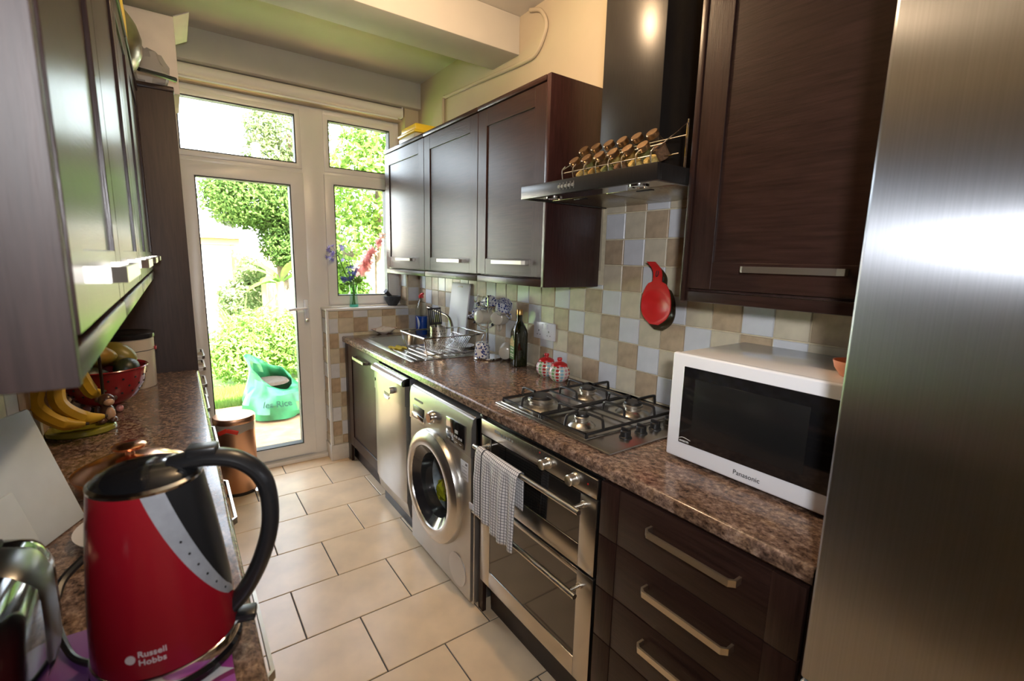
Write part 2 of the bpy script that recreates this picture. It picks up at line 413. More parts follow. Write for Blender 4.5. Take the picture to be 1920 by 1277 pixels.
b = NB(); rbox(b, XL, XR, 3.325, YP+.06, 2.50, ZC, .004)
struct('trim_2', b, paint_ceil, 'painted boxing above the garden window', 'trim')
b = NB(); rbox(b, .826, 1.425, YP-.012, 3.505, 1.083, 1.100, .006)
struct('trim_3', b, upvc, 'white sill board under the kitchen window', 'trim')
b = NB(); rbox(b, .826, .844, YP-.012, YP+.006, .115, 1.084, .004); struct('trim_4', b, upvc, 'white tile edge strip on the half wall corner', 'trim')
b = NB(); rbox(b, .826, .952, YP-.014, YP+.006, 0, .115, .003); rbox(b, .826, .842, YP+.006, 3.50, 0, .115, .003)
struct('baseboard_back', b, pbr('white_skirting_tile', (.72, .68, .62), .35, var=.05), 'white skirting tile at the half wall foot', 'baseboard')

# tiles ------------------------------------------------------------------
_tile = {}
def tile_mesh(w_, h_, t, ch, m):
    """a tile lying in its local XY plane, front +Z, chamfered edge"""
    k = (round(w_, 4), round(h_, 4), t, m.name)
    if k in _tile: return _tile[k]
    bm = NB(); a, c = w_/2, h_/2
    lo = [bm.verts.new(p) for p in ((-a,-c,0),(a,-c,0),(a,c,0),(-a,c,0))]
    mi = [bm.verts.new((p.co.x, p.co.y, t-ch)) for p in lo]
    hi = [bm.verts.new((p.co.x*(1-ch/a), p.co.y*(1-ch/c), t)) for p in lo]
    for A, B in ((lo, mi), (mi, hi)):
        for i in range(4): bm.faces.new((A[i], A[(i+1)%4], B[(i+1)%4], B[i]))
    bm.faces.new(hi)
    me = bpy.data.meshes.new('tile'); bm.to_mesh(me); bm.free(); me.materials.append(m); _tile[k] = me; return me
TC = [tile_w, tile_c, tile_t]
RX = (PI/2, 0, -PI/2)     # faces -X: local x -> -y, local y -> z
def grid(a0, a1, start, pitch):
    n0 = math.floor((a0-start)/pitch)-1; out = []; k = n0
    while start+k*pitch < a1-1e-4:
        lo, hi = max(a0, start+k*pitch), min(a1, start+(k+1)*pitch)
        if hi-lo > .012: out.append((k, lo, hi))
        k += 1
    return out
J = .0022
def tiles_x(parent, x, y0, y1, z0, z1, ys, zs, sign=-1, shift=0, cut=None):
    """tiles on a plane of constant x facing sign*X"""
    rot = (PI/2, 0, -PI/2) if sign < 0 else (PI/2, 0, PI/2)
    for i, a, c in grid(y0, y1, ys, .1055):
        for r, e, f in grid(z0, min(z1, cut((a+c)/2)) if cut else z1, zs, .106):
            me = tile_mesh(c-a-2*J, f-e-2*J, .007, .0018, TC[(-i+r+shift) % 3])
            inst('tile', me, (x, (a+c)/2, (e+f)/2), parent, rot)
def tiles_y(parent, y, x0, x1, z0, z1, xs, zs, shift=0, skip=None):
    for i, a, c in grid(x0, x1, xs, .1045):
        for r, e, f in grid(z0, z1, zs, .106):
            if skip and skip((a+c)/2, (e+f)/2): continue
            me = tile_mesh(c-a-2*J, f-e-2*J, .007, .0018, TC[(i+r+shift) % 3])
            inst('tile', me, ((a+c)/2, y, (e+f)/2), parent, (PI/2, 0, 0))
# splashback on the right wall; hood column carries on up the wall
b = NB(); box(b, XR-.004, XR, .26, YP+.01, .86, 1.42); box(b, XR-.004, XR, .85, 1.485, 1.42, 1.71); obj('grout', b, grout_w, wall_right)
tiles_x(wall_right, XR-.004, .26, YP, .905, 1.70, 1.143, .915, shift=2, cut=lambda y: 1.70 if .80 < y < 1.48 else 1.36)
b = NB(); box(b, XL, XL+.004, .4, 2.69, .86, 1.40); obj('grout', b, grout_w, wall_left)
tiles_x(wall_left, XL+.004, .4, 2.69, .905, 1.35, 1.143, .915, sign=1)
b = NB(); box(b, .838, XR-.002, YP+.002, YP+.008, .115, 1.084); box(b, 1.424, XR-.002, YP+.002, YP+.008, 1.084, 1.75)
box(b, .838, .844, YP+.004, 3.50, .115, 1.084); box(b, 1.422, 1.428, YP+.004, 3.50, 1.10, 1.75)
obj('grout', b, grout_w, wall_back)
tiles_y(wall_back, YP+.003, .845, XR-.012, .118, 1.082, .909, .924, shift=1, skip=lambda x, z: x > 1.0 and z < .88)
tiles_y(wall_back, YP+.003, 1.430, XR-.012, 1.105, 1.75, 1.430, .924, shift=1)
for i, a, c in grid(YP+.008, 3.498, YP+.008, .1055):
    for r, e, f in grid(.118, 1.08, .924, .106):
        inst('tile', tile_mesh(c-a-2*J, f-e-2*J, .007, .0018, TC[(r+i) % 3]), (.838, (a+c)/2, (e+f)/2), wall_back, RX)
    for r, e, f in grid(1.103, 1.75, .924, .106):
        inst('tile', tile_mesh(c-a-2*J, f-e-2*J, .007, .0018, TC[(r+i) % 3]), (1.423, (a+c)/2, (e+f)/2), wall_back, RX)
# floor tiles: .43 x .3125 half bond
for k in range(-9, 8):
    y0 = 1.435+.3138*k; y1 = y0+.3138
    y0c, y1c = max(y0, YF), min(y1, 3.50)
    if y1c-y0c < .02: continue
    off = .514 if k % 2 == 0 else .309
    n = math.floor((XL-off)/.43)
    x = off+n*.43
    while x < XR:
        a, c = max(x, XL), min(x+.43, XR)
        if c-a > .02: inst('tile', tile_mesh(c-a-.005, y1c-y0c-.005, .006, .0015, tile_f), ((a+c)/2, (y0c+y1c)/2, -.006), floor)
        x += .43

# window and door ---------------------------------------------------------
FY0, FY1 = 3.50, 3.565
win = thing('window_1', 'white window frame with panes around the garden door', 'window', (.7, FY0, 0), kind='structure')
b = NB(); R = .006
rbox(b, 0.0, .055, FY0, FY1, 0, 2.425, R); rbox(b, .745, .90, FY0, FY1, 0, 2.425, R)
rbox(b, 1.385, 1.428, FY0, FY1, 1.10, 2.425, R)
rbox(b, .05, .75, FY0, FY1, 2.385, 2.425, R); rbox(b, .895, 1.39, FY0, FY1, 2.385, 2.425, R)
rbox(b, .05, .75, FY0, FY1, 1.99, 2.03, R); rbox(b, .895, 1.39, FY0, FY1, 1.99, 2.03, R)
rbox(b, .895, 1.39, FY0, FY1, 1.10, 1.145, R); rbox(b, .05, .75, FY0, FY1, 0, .05, R)
obj('window_frame', b, upvc, win)
def ringframe(bm, x0, x1, z0, z1, t, y0, y1, bev=0.0):
    t_ = NB()
    O = [(x0, z0), (x1, z0), (x1, z1), (x0, z1)]; I = [(x0+t, z0+t), (x1-t, z0+t), (x1-t, z1-t), (x0+t, z1-t)]
    V = {(k, y): [t_.verts.new((p[0], y, p[1])) for p in L_] for k, L_ in (('o', O), ('i', I)) for y in (y0, y1)}
    for i in range(4):
        j = (i+1) % 4
        t_.faces.new((V['o', y0][i], V['o', y0][j], V['i', y0][j], V['i', y0][i])); t_.faces.new((V['o', y1][i], V['i', y1][i], V['i', y1][j], V['o', y1][j]))
        t_.faces.new((V['o', y0][i], V['o', y1][i], V['o', y1][j], V['o', y0][j])); t_.faces.new((V['i', y0][i], V['i', y0][j], V['i', y1][j], V['i', y1][i]))
    if bev:
        ed = [e for e in t_.edges if abs(e.verts[0].co.y-y0) < 1e-6 and abs(e.verts[1].co.y-y0) < 1e-6 and (e.verts[0].co.x == e.verts[1].co.x or e.verts[0].co.z == e.verts[1].co.z)]
        bmesh.ops.bevel(t_, geom=ed, offset=bev, segments=2, profile=.5, affect='EDGES')
    return merge(bm, t_)
def sash(parent, x0, x1, z0, z1, t, y0, y1, name='sash', pane_y=3.53):
    bm = NB(); ringframe(bm, x0, x1, z0, z1, t, y0, y1, .006)
    s = obj(name, bm, upvc, parent)
    g = NB(); q = .006; ringframe(g, x0+t, x1-t, z0+t, z1-t, q, y0+.006, y1-.006, 0)
    obj('seal', g, rubber, s)
    g = NB(); box(g, x0+t, x1-t, pane_y, pane_y+.004, z0+t, z1-t); obj('pane', g, pane_m, s, smooth=False)
    return s
sash(win, .052, .750, 2.022, 2.392, .033, 3.492, 3.56)
sash(win, .892, 1.390, 2.022, 2.392, .033, 3.492, 3.56)
sash(win, .885, 1.385, 1.115, 2.005, .062, 3.482, 3.56)
door = thing('door_1', 'white glazed door opening onto the garden', 'door', (.4, 3.48, 0), kind='structure')
dl = sash(door, .062, .752, .045, 1.995, .082, 3.480, 3.56, 'door_leaf')
b = NB(); rbox(b, .712, .742, 3.468, 3.481, 1.00, 1.16, .004); obj('handle_plate', b, white_pl, dl)
b = NB(); cyl(b, (.727, 3.47, 1.10), (.727, 3.425, 1.10), .010); tube(b, smooth_pts([(.727,3.43,1.10),(.70,3.425,1.10),(.65,3.43,1.098),(.61,3.435,1.092)], 5), .009)
obj('lever_handle', b, white_pl, dl)
b = NB(); cyl(b, (.727, 3.47, 1.03), (.727, 3.45, 1.03), .006, n=10); rbox(b, .716, .738, 3.440, 3.452, 1.005, 1.03, .004); obj('key', b, nickel, dl)
b = NB(); rbox(b, 0.0, .83, 3.455, 3.51, 0, .03, .004); struct('trim_5', b, upvc, 'white threshold bar below the garden door', 'trim')

# roller blind
bl = thing('roller_blind', 'white roller blind rolled up above the garden window', 'blind', (.7, 3.38, 2.46))
b = NB(); cyl(b, (.02, 3.385, 2.462), (1.40, 3.385, 2.462), .034, n=24); obj('fabric_roll', b, pbr('blind_fabric', (.80, .76, .68), .8), bl)
b = NB(); rbox(b, 1.40, 1.41, 3.36, 3.42, 2.43, 2.50, .003); rbox(b, .01, .02, 3.36, 3.42, 2.43, 2.50, .003); obj('bracket', b, upvc, bl)
b = NB(); rbox(b, .04, 1.38, 3.383, 3.389, 2.418, 2.430, .002); obj('bottom_bar', b, upvc, bl)
# cable conduit on the right wall
b = NB(); x = XR-.010
tube(b, smooth_pts([(x,2.965,2.16),(x,2.965,2.30),(x,2.965,2.475),(x,2.93,2.484)], 4)+smooth_pts([(x,2.8,2.478),(x,2.4,2.458),(x,2.08,2.440),(x,1.98,2.452),(x,1.92,2.52),(x,1.915,2.57),(x,1.96,2.63),(x,2.04,2.66)], 6), .010, 10)
tag(obj('cable_conduit', b, paint_wall), 'cream painted cable pipe bending up the wall above the cabinets', 'pipe')
# ceiling lamp (above the frame): the warm lamp whose glow falls on the beam and the hood
lamp = thing('ceiling_lamp', 'small round warm ceiling lamp in front of the beam', 'lamp', (.78, 1.40, ZC))
b = NB(); cyl(b, (.78,1.40,ZC), (.78,1.40,ZC-.02), .06, n=24); cyl(b, (.78,1.40,ZC-.02), (.78,1.40,ZC-.09), .012, n=10); obj('ceiling_rose', b, white_pl, lamp)
b = NB(); ball(b, (.78,1.40,ZC-.13), .045, 20, 12); obj('bulb', b, pbr('lit_bulb', (1, .8, .5), .4, emit=((1, .66, .36), 40)), lamp)
ll = light('lamp_light', 'POINT', (0, 0, -.20), 21.0, (1, .70, .42), .045); ll.parent = lamp

# ---------------------------------------------------------------- kitchen units
def bar_handle(bm, x, y0, y1, z, out=-.032, h=.016, t=.006):
    """flat bow handle on a face of constant x running along y; out<0 protrudes to -X"""
    s = 1 if out > 0 else -1; d = abs(out); c = .012
    P = [(x, y0), (x+s*(d-c), y0), (x+s*d, y0+c), (x+s*d, y1-c), (x+s*(d-c), y1), (x, y1), (x, y1-t), (x+s*(d-c-.001), y1-t), (x+s*(d-t), y1-c-t*.4), (x+s*(d-t), y0+c+t*.4), (x+s*(d-c-.001), y0+t), (x, y0+t)]
    return prism(bm, P, 'z', z-h/2, z+h/2)
def shaker_door(parent, x, y0, y1, z0, z1, s=-1, handle=None, fw=.075, t=.020, rec=.006, name='door'):
    """framed door: outer face at x, facing s*X; handle=(y0,y1,z)"""
    xb = x-s*t; g = .0015
    a0, a1 = min(x, xb), max(x, xb)
    bm = NB(); xp = x-s*rec; box(bm, min(xp, xb), max(xp, xb), y0+fw-.002, y1-fw+.002, z0+fw-.002, z1-fw+.002); d = obj(name, bm, wood_h, parent)
    for p, q in ((y0+g, y0+fw), (y1-fw, y1-g)):
        bm = NB(); rbox(bm, a0, a1, p, q, z0+g, z1-g, .0009, 1); obj('stile', bm, wood, d)
    for p, q in ((z0+g, z0+fw), (z1-fw, z1-g)):
        bm = NB(); rbox(bm, a0+.0003, a1-.0003, y0+fw, y1-fw, p, q, .0009, 1); obj('rail', bm, wood_h, d)
    if handle:
        bm = NB(); bar_handle(bm, x, handle[0], handle[1], handle[2], .032*s); obj('handle', bm, nickel, d)
    return d
# --- wall cabinets, right, far: three doors
wc_x = 1.2175
def wall_cab(name, label, x_front, x_back, y0, y1, z0, z1, s, handle, ends=(0, 0), cornice=False):
    t = thing(name, label, 'cabinet', ((x_front+x_back)/2, (y0+y1)/2, z0))
    lo, hi = sorted((x_front-s*.021, x_back))
    bm = NB(); rbox(bm, lo, hi, y0, y1, z0+.03, z1-.022, .0015); obj('body', bm, carc, t)
    if not isinstance(handle, list): handle = [handle]
    yy = y0
    for h in handle:
        shaker_door(t, x_front, h[0], h[1], z0+.037, z1-.024, s, (h[2], h[3], h[4]))
    lo, hi = sorted((x_front, x_back)); lo2, hi2 = sorted((x_front, x_front-s*.02))
    bm = NB(); rbox(bm, lo2, hi2, y0, y1, z0, z0+.030, .004); obj('light_rail', bm, wood_h, t)
    bm = NB(); lo, hi = sorted((x_front+s*.006, x_back)); rbox(bm, lo, hi, y0, y1, z1-.022, z1, .004); obj('cornice', bm, wood_h, t)
    return t
wall_cab('wall_cabinet', 'dark wood wall cabinet nearest the garden window', wc_x, XR-.012, 2.617, 3.232, 1.35, 2.156, -1, (2.617, 3.232, 2.748, 3.007, 1.447))
wall_cab('wall_cabinet', 'dark wood wall cabinet in the middle of the three above the sink run', wc_x, XR-.012, 2.020, 2.615, 1.35, 2.156, -1, (2.020, 2.615, 2.134, 2.406, 1.447))
t_ = wall_cab('wall_cabinet', 'dark wood wall cabinet joining the cooker hood, far side', wc_x, XR-.012, 1.512, 2.018, 1.35, 2.156, -1, (1.512, 2.018, 1.600, 1.855, 1.447))
b = NB(); rbox(b, wc_x-.004, XR-.012, 1.486, 1.511, 1.35, 2.156, .003); obj('end_panel', b, pbr('reddish_end_panel', (.030, .010, .009), .3, var=.3, vs=9, stretch=(14, 14, .9), bump=.3, bs=26), t_)
t_ = wall_cab('wall_cabinet', 'dark wood wall cabinet above the microwave', wc_x, XR-.012, .262, .838, 1.35, 2.40, -1, (.262, .838, .432, .670, 1.446))
b = NB(); rbox(b, wc_x-.004, XR-.012, .839, .856, 1.35, 2.40, .002); obj('end_panel', b, wood, t_)
# --- wall cabinets, left
lx = -.07
for lab, y0, y1 in (('dark wood wall cabinet above the kettle counter, nearest of the row of four', .527, 1.02),
                    ('second wall cabinet from the near end above the kettle counter', 1.022, 1.58),
                    ('third wall cabinet from the near end above the kettle counter', 1.582, 2.06),
                    ('fourth wall cabinet above the kettle counter, joining the tall unit', 2.062, 2.684)):
    m_ = (y0+y1)/2
    t_ = wall_cab('wall_cabinet', lab, lx, XL+.012, y0, y1, 1.345, 2.15, 1, (y0+(.02 if y0 < .6 else 0), y1, m_-.13-(.035 if y0 < .6 else 0), m_+.13-(.035 if y0 < .6 else 0), 1.433))
    t_['group'] = 'wall cabinets over the kettle counter'
    if y0 < .6:
        b = NB(); rbox(b, XL+.012, lx, y0-.016, y0, 1.345, 2.15, .001); obj('end_panel', b, wood_end, t_)
# --- tall unit, left end
tu = thing('tall_unit', 'tall dark wood larder unit beside the garden door', 'cabinet', (-.15, 2.95, 0))
b = NB(); rbox(b, XL+.004, .040, 2.712, 3.30, .10, 2.15, .002); obj('body', b, carc, tu)
b = NB(); rbox(b, XL+.004, .062, 2.690, 2.711, 0, 2.15, .001); obj('end_panel', b, wood_end, tu)
b = NB(); rbox(b, XL+.004, .064, 2.688, 3.30, 2.151, 2.172, .003); obj('cornice', b, wood_h, tu)
b = NB(); box(b, XL+.004, -.01, 2.712, 3.30, 0, .10); obj('plinth', b, plinth_m, tu)
for z0, z1, hz in ((.11, .66, .62), (.662, .765, .735), (.767, .860, .80), (.862, .914, .887), (.916, 1.52, .945), (1.522, 2.148, 9)):
    bm = NB(); rbox(bm, .041, .061, 2.713, 3.298, z0, z1, .002); d = obj('door' if z1-z0 > .3 else 'drawer', bm, wood, tu)
    if hz < 3:
        bm = NB(); bar_handle(bm, .061, 2.76, 2.98, hz, .034); obj('handle', bm, nickel, d)

# --- worktops
def worktop(name, label, x_nose, x_back, y0, y1, s, holes=None):
    bm = NB(); n = 8; z0, z1 = .863, .903; r = .012
    if s < 0:
        prof = [(x_back, z0), (x_back, z1)]+[(x_nose+r-r*math.sin(a*PI/2/n), z1-r+r*math.cos(a*PI/2/n)) for a in range(n+1)]+[(x_nose, z0+.006), (x_nose+.006, z0)]
    else:
        prof = [(x_back, z0), (x_back, z1)]+[(x_nose-r+r*math.sin(a*PI/2/n), z1-r+r*math.cos(a*PI/2/n)) for a in range(n+1)]+[(x_nose, z0+.006), (x_nose-.006, z0)]
    prism(bm, prof, 'y', y0, y1)
    return tag(obj(name, bm, granite), label, 'worktop')
worktop('worktop', 'brown granite-pattern worktop carrying hob and microwave', .930, XR-.0055, .318, 2.30, -1)
# around the sink the worktop is three strips of one board
SX0, SX1, SY0, SY1 = 1.005, 1.455, 2.33, 3.27
bm = NB(); n = 8; r = .012
prof = [(SX0+.012, .863), (SX0+.012, .903)]+[(.930+r-r*math.sin(a*PI/2/n), .903-r+r*math.cos(a*PI/2/n)) for a in range(n+1)]+[(.930, .869), (.936, .863)]
prism(bm, prof, 'y', 2.301, YP-.002); box(bm, SX1-.012, XR-.0055, 2.301, YP-.002, .863, .903)
box(bm, SX0+.012, SX1-.012, 2.301, SY0+.012, .863, .903); box(bm, SX0+.012, SX1-.012, SY1-.012, YP-.002, .863, .903)
tag(obj('worktop', bm, granite), 'brown granite-pattern worktop section around the steel sink', 'worktop')
worktop('worktop', 'brown granite-pattern worktop under the kettle and bananas', .0616, XL+.0115, .30, 2.687, 1)
# --- right base units
def plinth(parent, x, y0, y1):
    bm = NB(); box(bm, x, x+.018, y0, y1, .0005, .125); obj('plinth', bm, plinth_m, parent)
sb = thing('sink_cabinet', 'dark wood sink base cabinet beside the tiled half wall', 'cabinet', (1.2, 3.0, 0))
b = NB(); box(b, .966, .984, 2.655, YP-.004, .13, .862); box(b, .984, XR-.012, 2.655, 2.673, .13, .862); box(b, .984, XR-.012, 3.345, YP-.004, .13, .862); box(b, .984, XR-.012, 2.673, 3.345, .13, .148); obj('body', b, carc, sb)
shaker_door(sb, .945, 2.665, 3.285, .13, .858, -1, (2.86, 3.10, .80)); plinth(sb, .99, 2.655, YP-.004)
b = NB(); rbox(b, .947, .966, 3.286, YP-.006, .002, .862, .001); obj('filler_strip', b, wood, sb)
# dishwasher
dw = thing('dishwasher', 'slim silver dishwasher between sink cabinet and washing machine', 'dishwasher', (1.2, 2.42, 0))
b = NB(); rbox(b, .935, 1.50, 2.195, 2.648, .09, .850, .004); obj('body', b, pbr('dark_grey_side', (.10, .10, .105), .4, .5), dw)
DY0, DY1 = 2.198, 2.646
def bulge(bm, z0, z1, x, d, y0, y1, n=10, xb=.936):
    pts = []
    for i in range(n+1):
        q = i/n; yv = y0+(y1-y0)*q; pts.append((x-d*(1-(2*q-1)**2)**.5 if 0 < q < 1 else x, yv))
    pts += [(xb, y1), (xb, y0)]
    return prism(bm, pts, 'z', z0, z1)
b = NB(); bulge(b, .175, .705, .912, .012, DY0, DY1); d = obj('door', b, steel_app, dw)
b = NB(); bulge(b, .707, .812, .908, .014, DY0, DY1); d = obj('control_panel', b, steel_app, dw)
b = NB(); cyl(b, (.9, 2.335, .765), (.876, 2.335, .765), .019, .017, n=20); obj('dial', b, steel_app, d)
b = NB(); prism(b, [(2.455, .735), (2.375, .735), (2.385, .715), (2.445, .715)], 'x', .893, .899); obj('grip_recess', b, black_pl, d)
b = NB(); prism(b, [(2.452, .716), (2.378, .716), (2.388, .700), (2.442, .700)], 'x', .890, .8985); obj('grip_lip', b, chrome, d)
b = NB(); cyl(b, (.905, 2.61, .765), (.895, 2.61, .765), .009, n=14); obj('button', b, black_pl, d)
b = NB()
prof = [(.936, .812), (.898, .812), (.889, .822), (.890, .838), (.905, .851), (.936, .855)]
prism(b, prof, 'y', DY0, DY1); obj('top_edge', b, chrome, dw)
b = NB(); prism(b, [(.915, .172), (.93, .09), (.95, .06), (.95, .172)], 'y', DY0+.003, DY1-.003); obj('kick_panel', b, steel_app, dw)
b = NB(); box(b, .955, .97, DY0+.003, DY1-.003, .0005, .09); obj('plinth', b, black_pl, dw)

# washing machine
wm = thing('washing_machine', 'silver front-loading washing machine beside the oven', 'washing machine', (1.2, 1.84, 0))
WY0, WY1, WX = 1.538, 2.138, .912
b = NB(); rbox(b, WX+.012, 1.49, WY0, WY1, .012, .842, .008, 3)
bmesh.ops.delete(b, geom=[f for f in b.faces if max(v.co.x for v in f.verts) < WX+.0125], context='FACES')   # open front behind the door
obj('body', b, steel_app, wm, recalc=False)
cyv, czv = 1.862, .425
# front sheet with a round hole
def holed_plate(bm, x0, x1, y0, y1, z0, z1, cy, cz, r, n=48):
    def border(a):
        dy, dz = math.cos(a), math.sin(a); ts = []
        if dy > 1e-9: ts.append((y1-cy)/dy)
        if dy < -1e-9: ts.append((y0-cy)/dy)
        if dz > 1e-9: ts.append((z1-cz)/dz)
        if dz < -1e-9: ts.append((z0-cz)/dz)
        t = min(ts); return cy+dy*t, cz+dz*t
    an = sorted(set([2*PI*i/n for i in range(n)]+[math.atan2(zz-cz, yy-cy) % (2*PI) for yy in (y0, y1) for zz in (z0, z1)]))
    I0, O0, I1, O1 = [], [], [], []
    for a in an:
        p = (cy+r*math.cos(a), cz+r*math.sin(a)); o = border(a)
        I0.append(bm.verts.new((x0, *p))); O0.append(bm.verts.new((x0, *o))); I1.append(bm.verts.new((x1, *p))); O1.append(bm.verts.new((x1, *o)))
    k = len(an)
    for i in range(k):
        j = (i+1) % k
        bm.faces.new((I0[i], O0[i], O0[j], I0[j])); bm.faces.new((I1[i], I1[j], O1[j], O1[i]))
        bm.faces.new((I0[i], I0[j], I1[j], I1[i])); bm.faces.new((O0[i], O1[i], O1[j], O0[j]))
    return bm
b = NB(); holed_plate(b, WX, WX+.014, WY0+.003, WY1-.003, .03, .672, cyv, czv, .235); obj('front_panel', b, steel_app, wm)
b = NB(); prism(b, [(WX+.014, .676), (WX-.004, .676), (WX-.001, .80), (WX+.006, .832), (WX+.03, .846), (WX+.08, .846), (WX+.08, .676)], 'y', WY0, WY1)
fas = obj('fascia', b, steel_app, wm)
MX = Matrix.Translation((0, 0, 0))
RYm = Matrix.Rotation(-PI/2, 4, 'Y')          # local z -> -x
b = NB(); lathe(b, [(.262, 0), (.262, .012), (.255, .028), (.235, .040), (.205, .044), (.192, .040), (.186, .026), (.184, 0)], (WX, cyv, czv), 56, RYm)
wd = obj('door', b, pbr('satin_silver_ring', (.62, .60, .57), .26, .95), wm)
b = NB(); lathe(b, [(.192, .036), (.186, .030), (.150, .004), (.142, -.03), (.135, -.05)], (WX, cyv, czv), 48, RYm); obj('dark_collar', b, pbr('dark_tinted_collar', (.03, .03, .033), .15, coat=.5), wd)
b = NB(); lathe(b, [(.150, .004), (.146, -.02), (.125, -.055), (.06, -.07), (0, -.072)], (WX, cyv-.01, czv), 40, RYm)
obj('glass_bowl', b, clear, wd)
b = NB(); lathe(b, [(.236, .004), (.20, -.06), (.20, -.26), (0, -.265)], (WX, cyv, czv), 48, RYm); obj('drum', b, pbr('drum_steel', (.50, .54, .60), .35, .6, var=.15, vs=60), wm)
b = NB(); ball(b, (1.005, 1.955, .335), (.030, .045, .060), 14, 10, Matrix.Rotation(.4, 4, 'X')); ball(b, (1.01, 1.985, .300), (.028, .032, .03), 12, 8); ball(b, (1.01, 1.925, .385), (.026, .035, .035), 12, 8)
lv = b.verts[:]
for v in lv: v.co += Vector((random.uniform(-1, 1), random.uniform(-1, 1), random.uniform(-1, 1)))*.010
tag(obj('laundry', b, pbr('yellow_green_cloth', (.62, .60, .02), .9), smooth=True, angle=20), 'yellow cloth lying in the washing machine drum', 'laundry')
xf = WX-.004
def panel_x(z): return WX-.004+.003*(z-.676)/.124
b = NB(); rbox(b, xf-.0025, xf+.004, 1.590, 1.745, .690, .792, .002); dsp = obj('display', b, black_gl, fas)
b = NB()
for i in range(7): box(b, xf-.0035, xf-.0024, 1.605+i*.019, 1.605+i*.019+(.010 if i % 2 else .013), .722, .731)
for i in range(4): box(b, xf-.0035, xf-.0024, 1.61+i*.034, 1.626+i*.034, .703, .7055)
box(b, xf-.0035, xf-.0024, 1.64, 1.665, .742, .756); obj('display_symbols', b, pbr('display_white', (.6, .6, .6), .5), dsp)
b = NB(); lathe(b, [(.030, 0), (.030, .004), (.026, .022), (.022, .026), (0, .026)], (xf+.002, 1.877, .747), 28, RYm); obj('programme_dial', b, chrome, fas)
b = NB(); rbox(b, xf-.0015, xf+.006, 1.975, 2.095, .700, .752, .002); dr = obj('drawer', b, black_pl, fas)
b = NB(); rbox(b, xf-.006, xf+.004, 1.968, 2.10, .690, .714, .002); obj('drawer_grip', b, chrome, dr)
b = NB(); box(b, xf-.0008, xf+.004, 1.99, 2.08, .778, .786); obj('brand_mark', b, pbr('grey_print', (.2, .2, .2), .5), fas)
b = NB(); rbox(b, WX-.0012, WX+.002, 1.564, 1.625, .560, .640, .0005); lb = obj('paper_label', b, pbr('label_white', (.72, .72, .74), .6), wm)
b = NB()
for i in range(4): box(b, WX-.0017, WX-.0011, 1.572, 1.600+.012*(i % 2), .572+i*.014, .574+i*.014)
box(b, WX-.0017, WX-.0011, 1.570, 1.585, .625, .634); obj('label_print', b, MATS['grey_print'], lb)
b = NB(); cyl(b, (WX+.004, 1.650, .120), (WX-.003, 1.650, .120), .073, n=40); obj('filter_cover', b, pbr('filter_cover_grey', (.60, .58, .56), .35, .3), wm)
for yv in (WY0+.05, WY1-.05):
    b = NB(); cyl(b, (WX+.06, yv, .0005), (WX+.06, yv, .02), .02, n=14); obj('foot', b, black_pl, wm)

# oven
ov = thing('oven', 'built-under stainless steel double oven below the hob', 'oven', (1.2, 1.17, 0))
OX, OY0, OY1 = .926, .868, 1.490
b = NB(); rbox(b, OX+.026, 1.50, OY0, OY1, .13, .855, .002); obj('body', b, black_en, ov)
b = NB(); rbox(b, OX, OX+.024, OY0, OY1, .792, .852, .003); cp = obj('control_panel', b, steel, ov)
for yv in (1.085, .958):
    b = NB(); lathe(b, [(.019, 0), (.018, .006), (.0165, .008), (.0165, .028), (.014, .031), (.011, .0305), (0, .030)], (OX, yv, .822), 26, RYm); obj('knob', b, nickel, cp)
b = NB()
for yv, zv in ((1.128, .842), (.905, .826)): cyl(b, (OX+.001, yv, zv), (OX-.001, yv, zv), .003, n=10)
obj('indicator_light', b, pbr('red_indicator', (.4, .01, .01), .3), cp)
b = NB(); box(b, OX-.0006, OX+.001, 1.36, 1.395, .826, .836)
for i in range(5): box(b, OX-.0006, OX+.001, 1.345-i*.017, 1.355-i*.017, .823, .832)
obj('brand_mark', b, MATS['grey_print'], cp)
def oven_door(z0, z1, wz0, wz1, hz):
    bm = NB(); x0, x1 = OX+.002, OX+.024; yA, yB = 1.425, .935
    rbox(bm, x0, x1, OY0, yB, z0, z1, .002); rbox(bm, x0, x1, yA, OY1, z0, z1, .002)
    rbox(bm, x0+.0003, x1, yB, yA, z0, wz0, .001); 
    if z1-wz1 > .004: rbox(bm, x0+.0003, x1, yB, yA, wz1, z1, .001)
    d = obj('oven_door', bm, steel, ov)
    bm = NB(); box(bm, x0+.003, x1, yB-.001, yA+.001, wz0-.001, min(wz1+.001, z1)); gl_ = obj('door_glass', bm, dark_glass, d)
    bm = NB(); cyl(bm, (OX-.046, OY0+.022, hz), (OX-.046, OY1-.022, hz), .0085, n=14)
    for yv in (OY0+.052, OY1-.052): cyl(bm, (OX+.003, yv, hz), (OX-.046, yv, hz), .0062, n=12); cyl(bm, (OX+.003, yv, hz), (OX-.004, yv, hz), .010, n=12)
    obj('handle', bm, nickel, d)
    return d
od = oven_door(.548, .786, .620, .786, .757)
oven_door(.165, .538, .232, .520, .492)
b = NB(); rbox(b, OX+.001, OX+.003, 1.305, 1.345, .592, .600, .0008, mtx=None); obj('door_badge', b, pbr('badge_cream', (.7, .66, .5), .4), od)
b = NB(); box(b, .985, 1.0, .858, 1.49, .0005, .125); obj('plinth', b, plinth_m, ov)
b = NB(); rbox(b, .945, .963, 1.494, 1.528, .0005, .860, .001); tag(obj('filler_panel', b, wood), 'dark wood filler strip between washing machine and oven', 'panel')

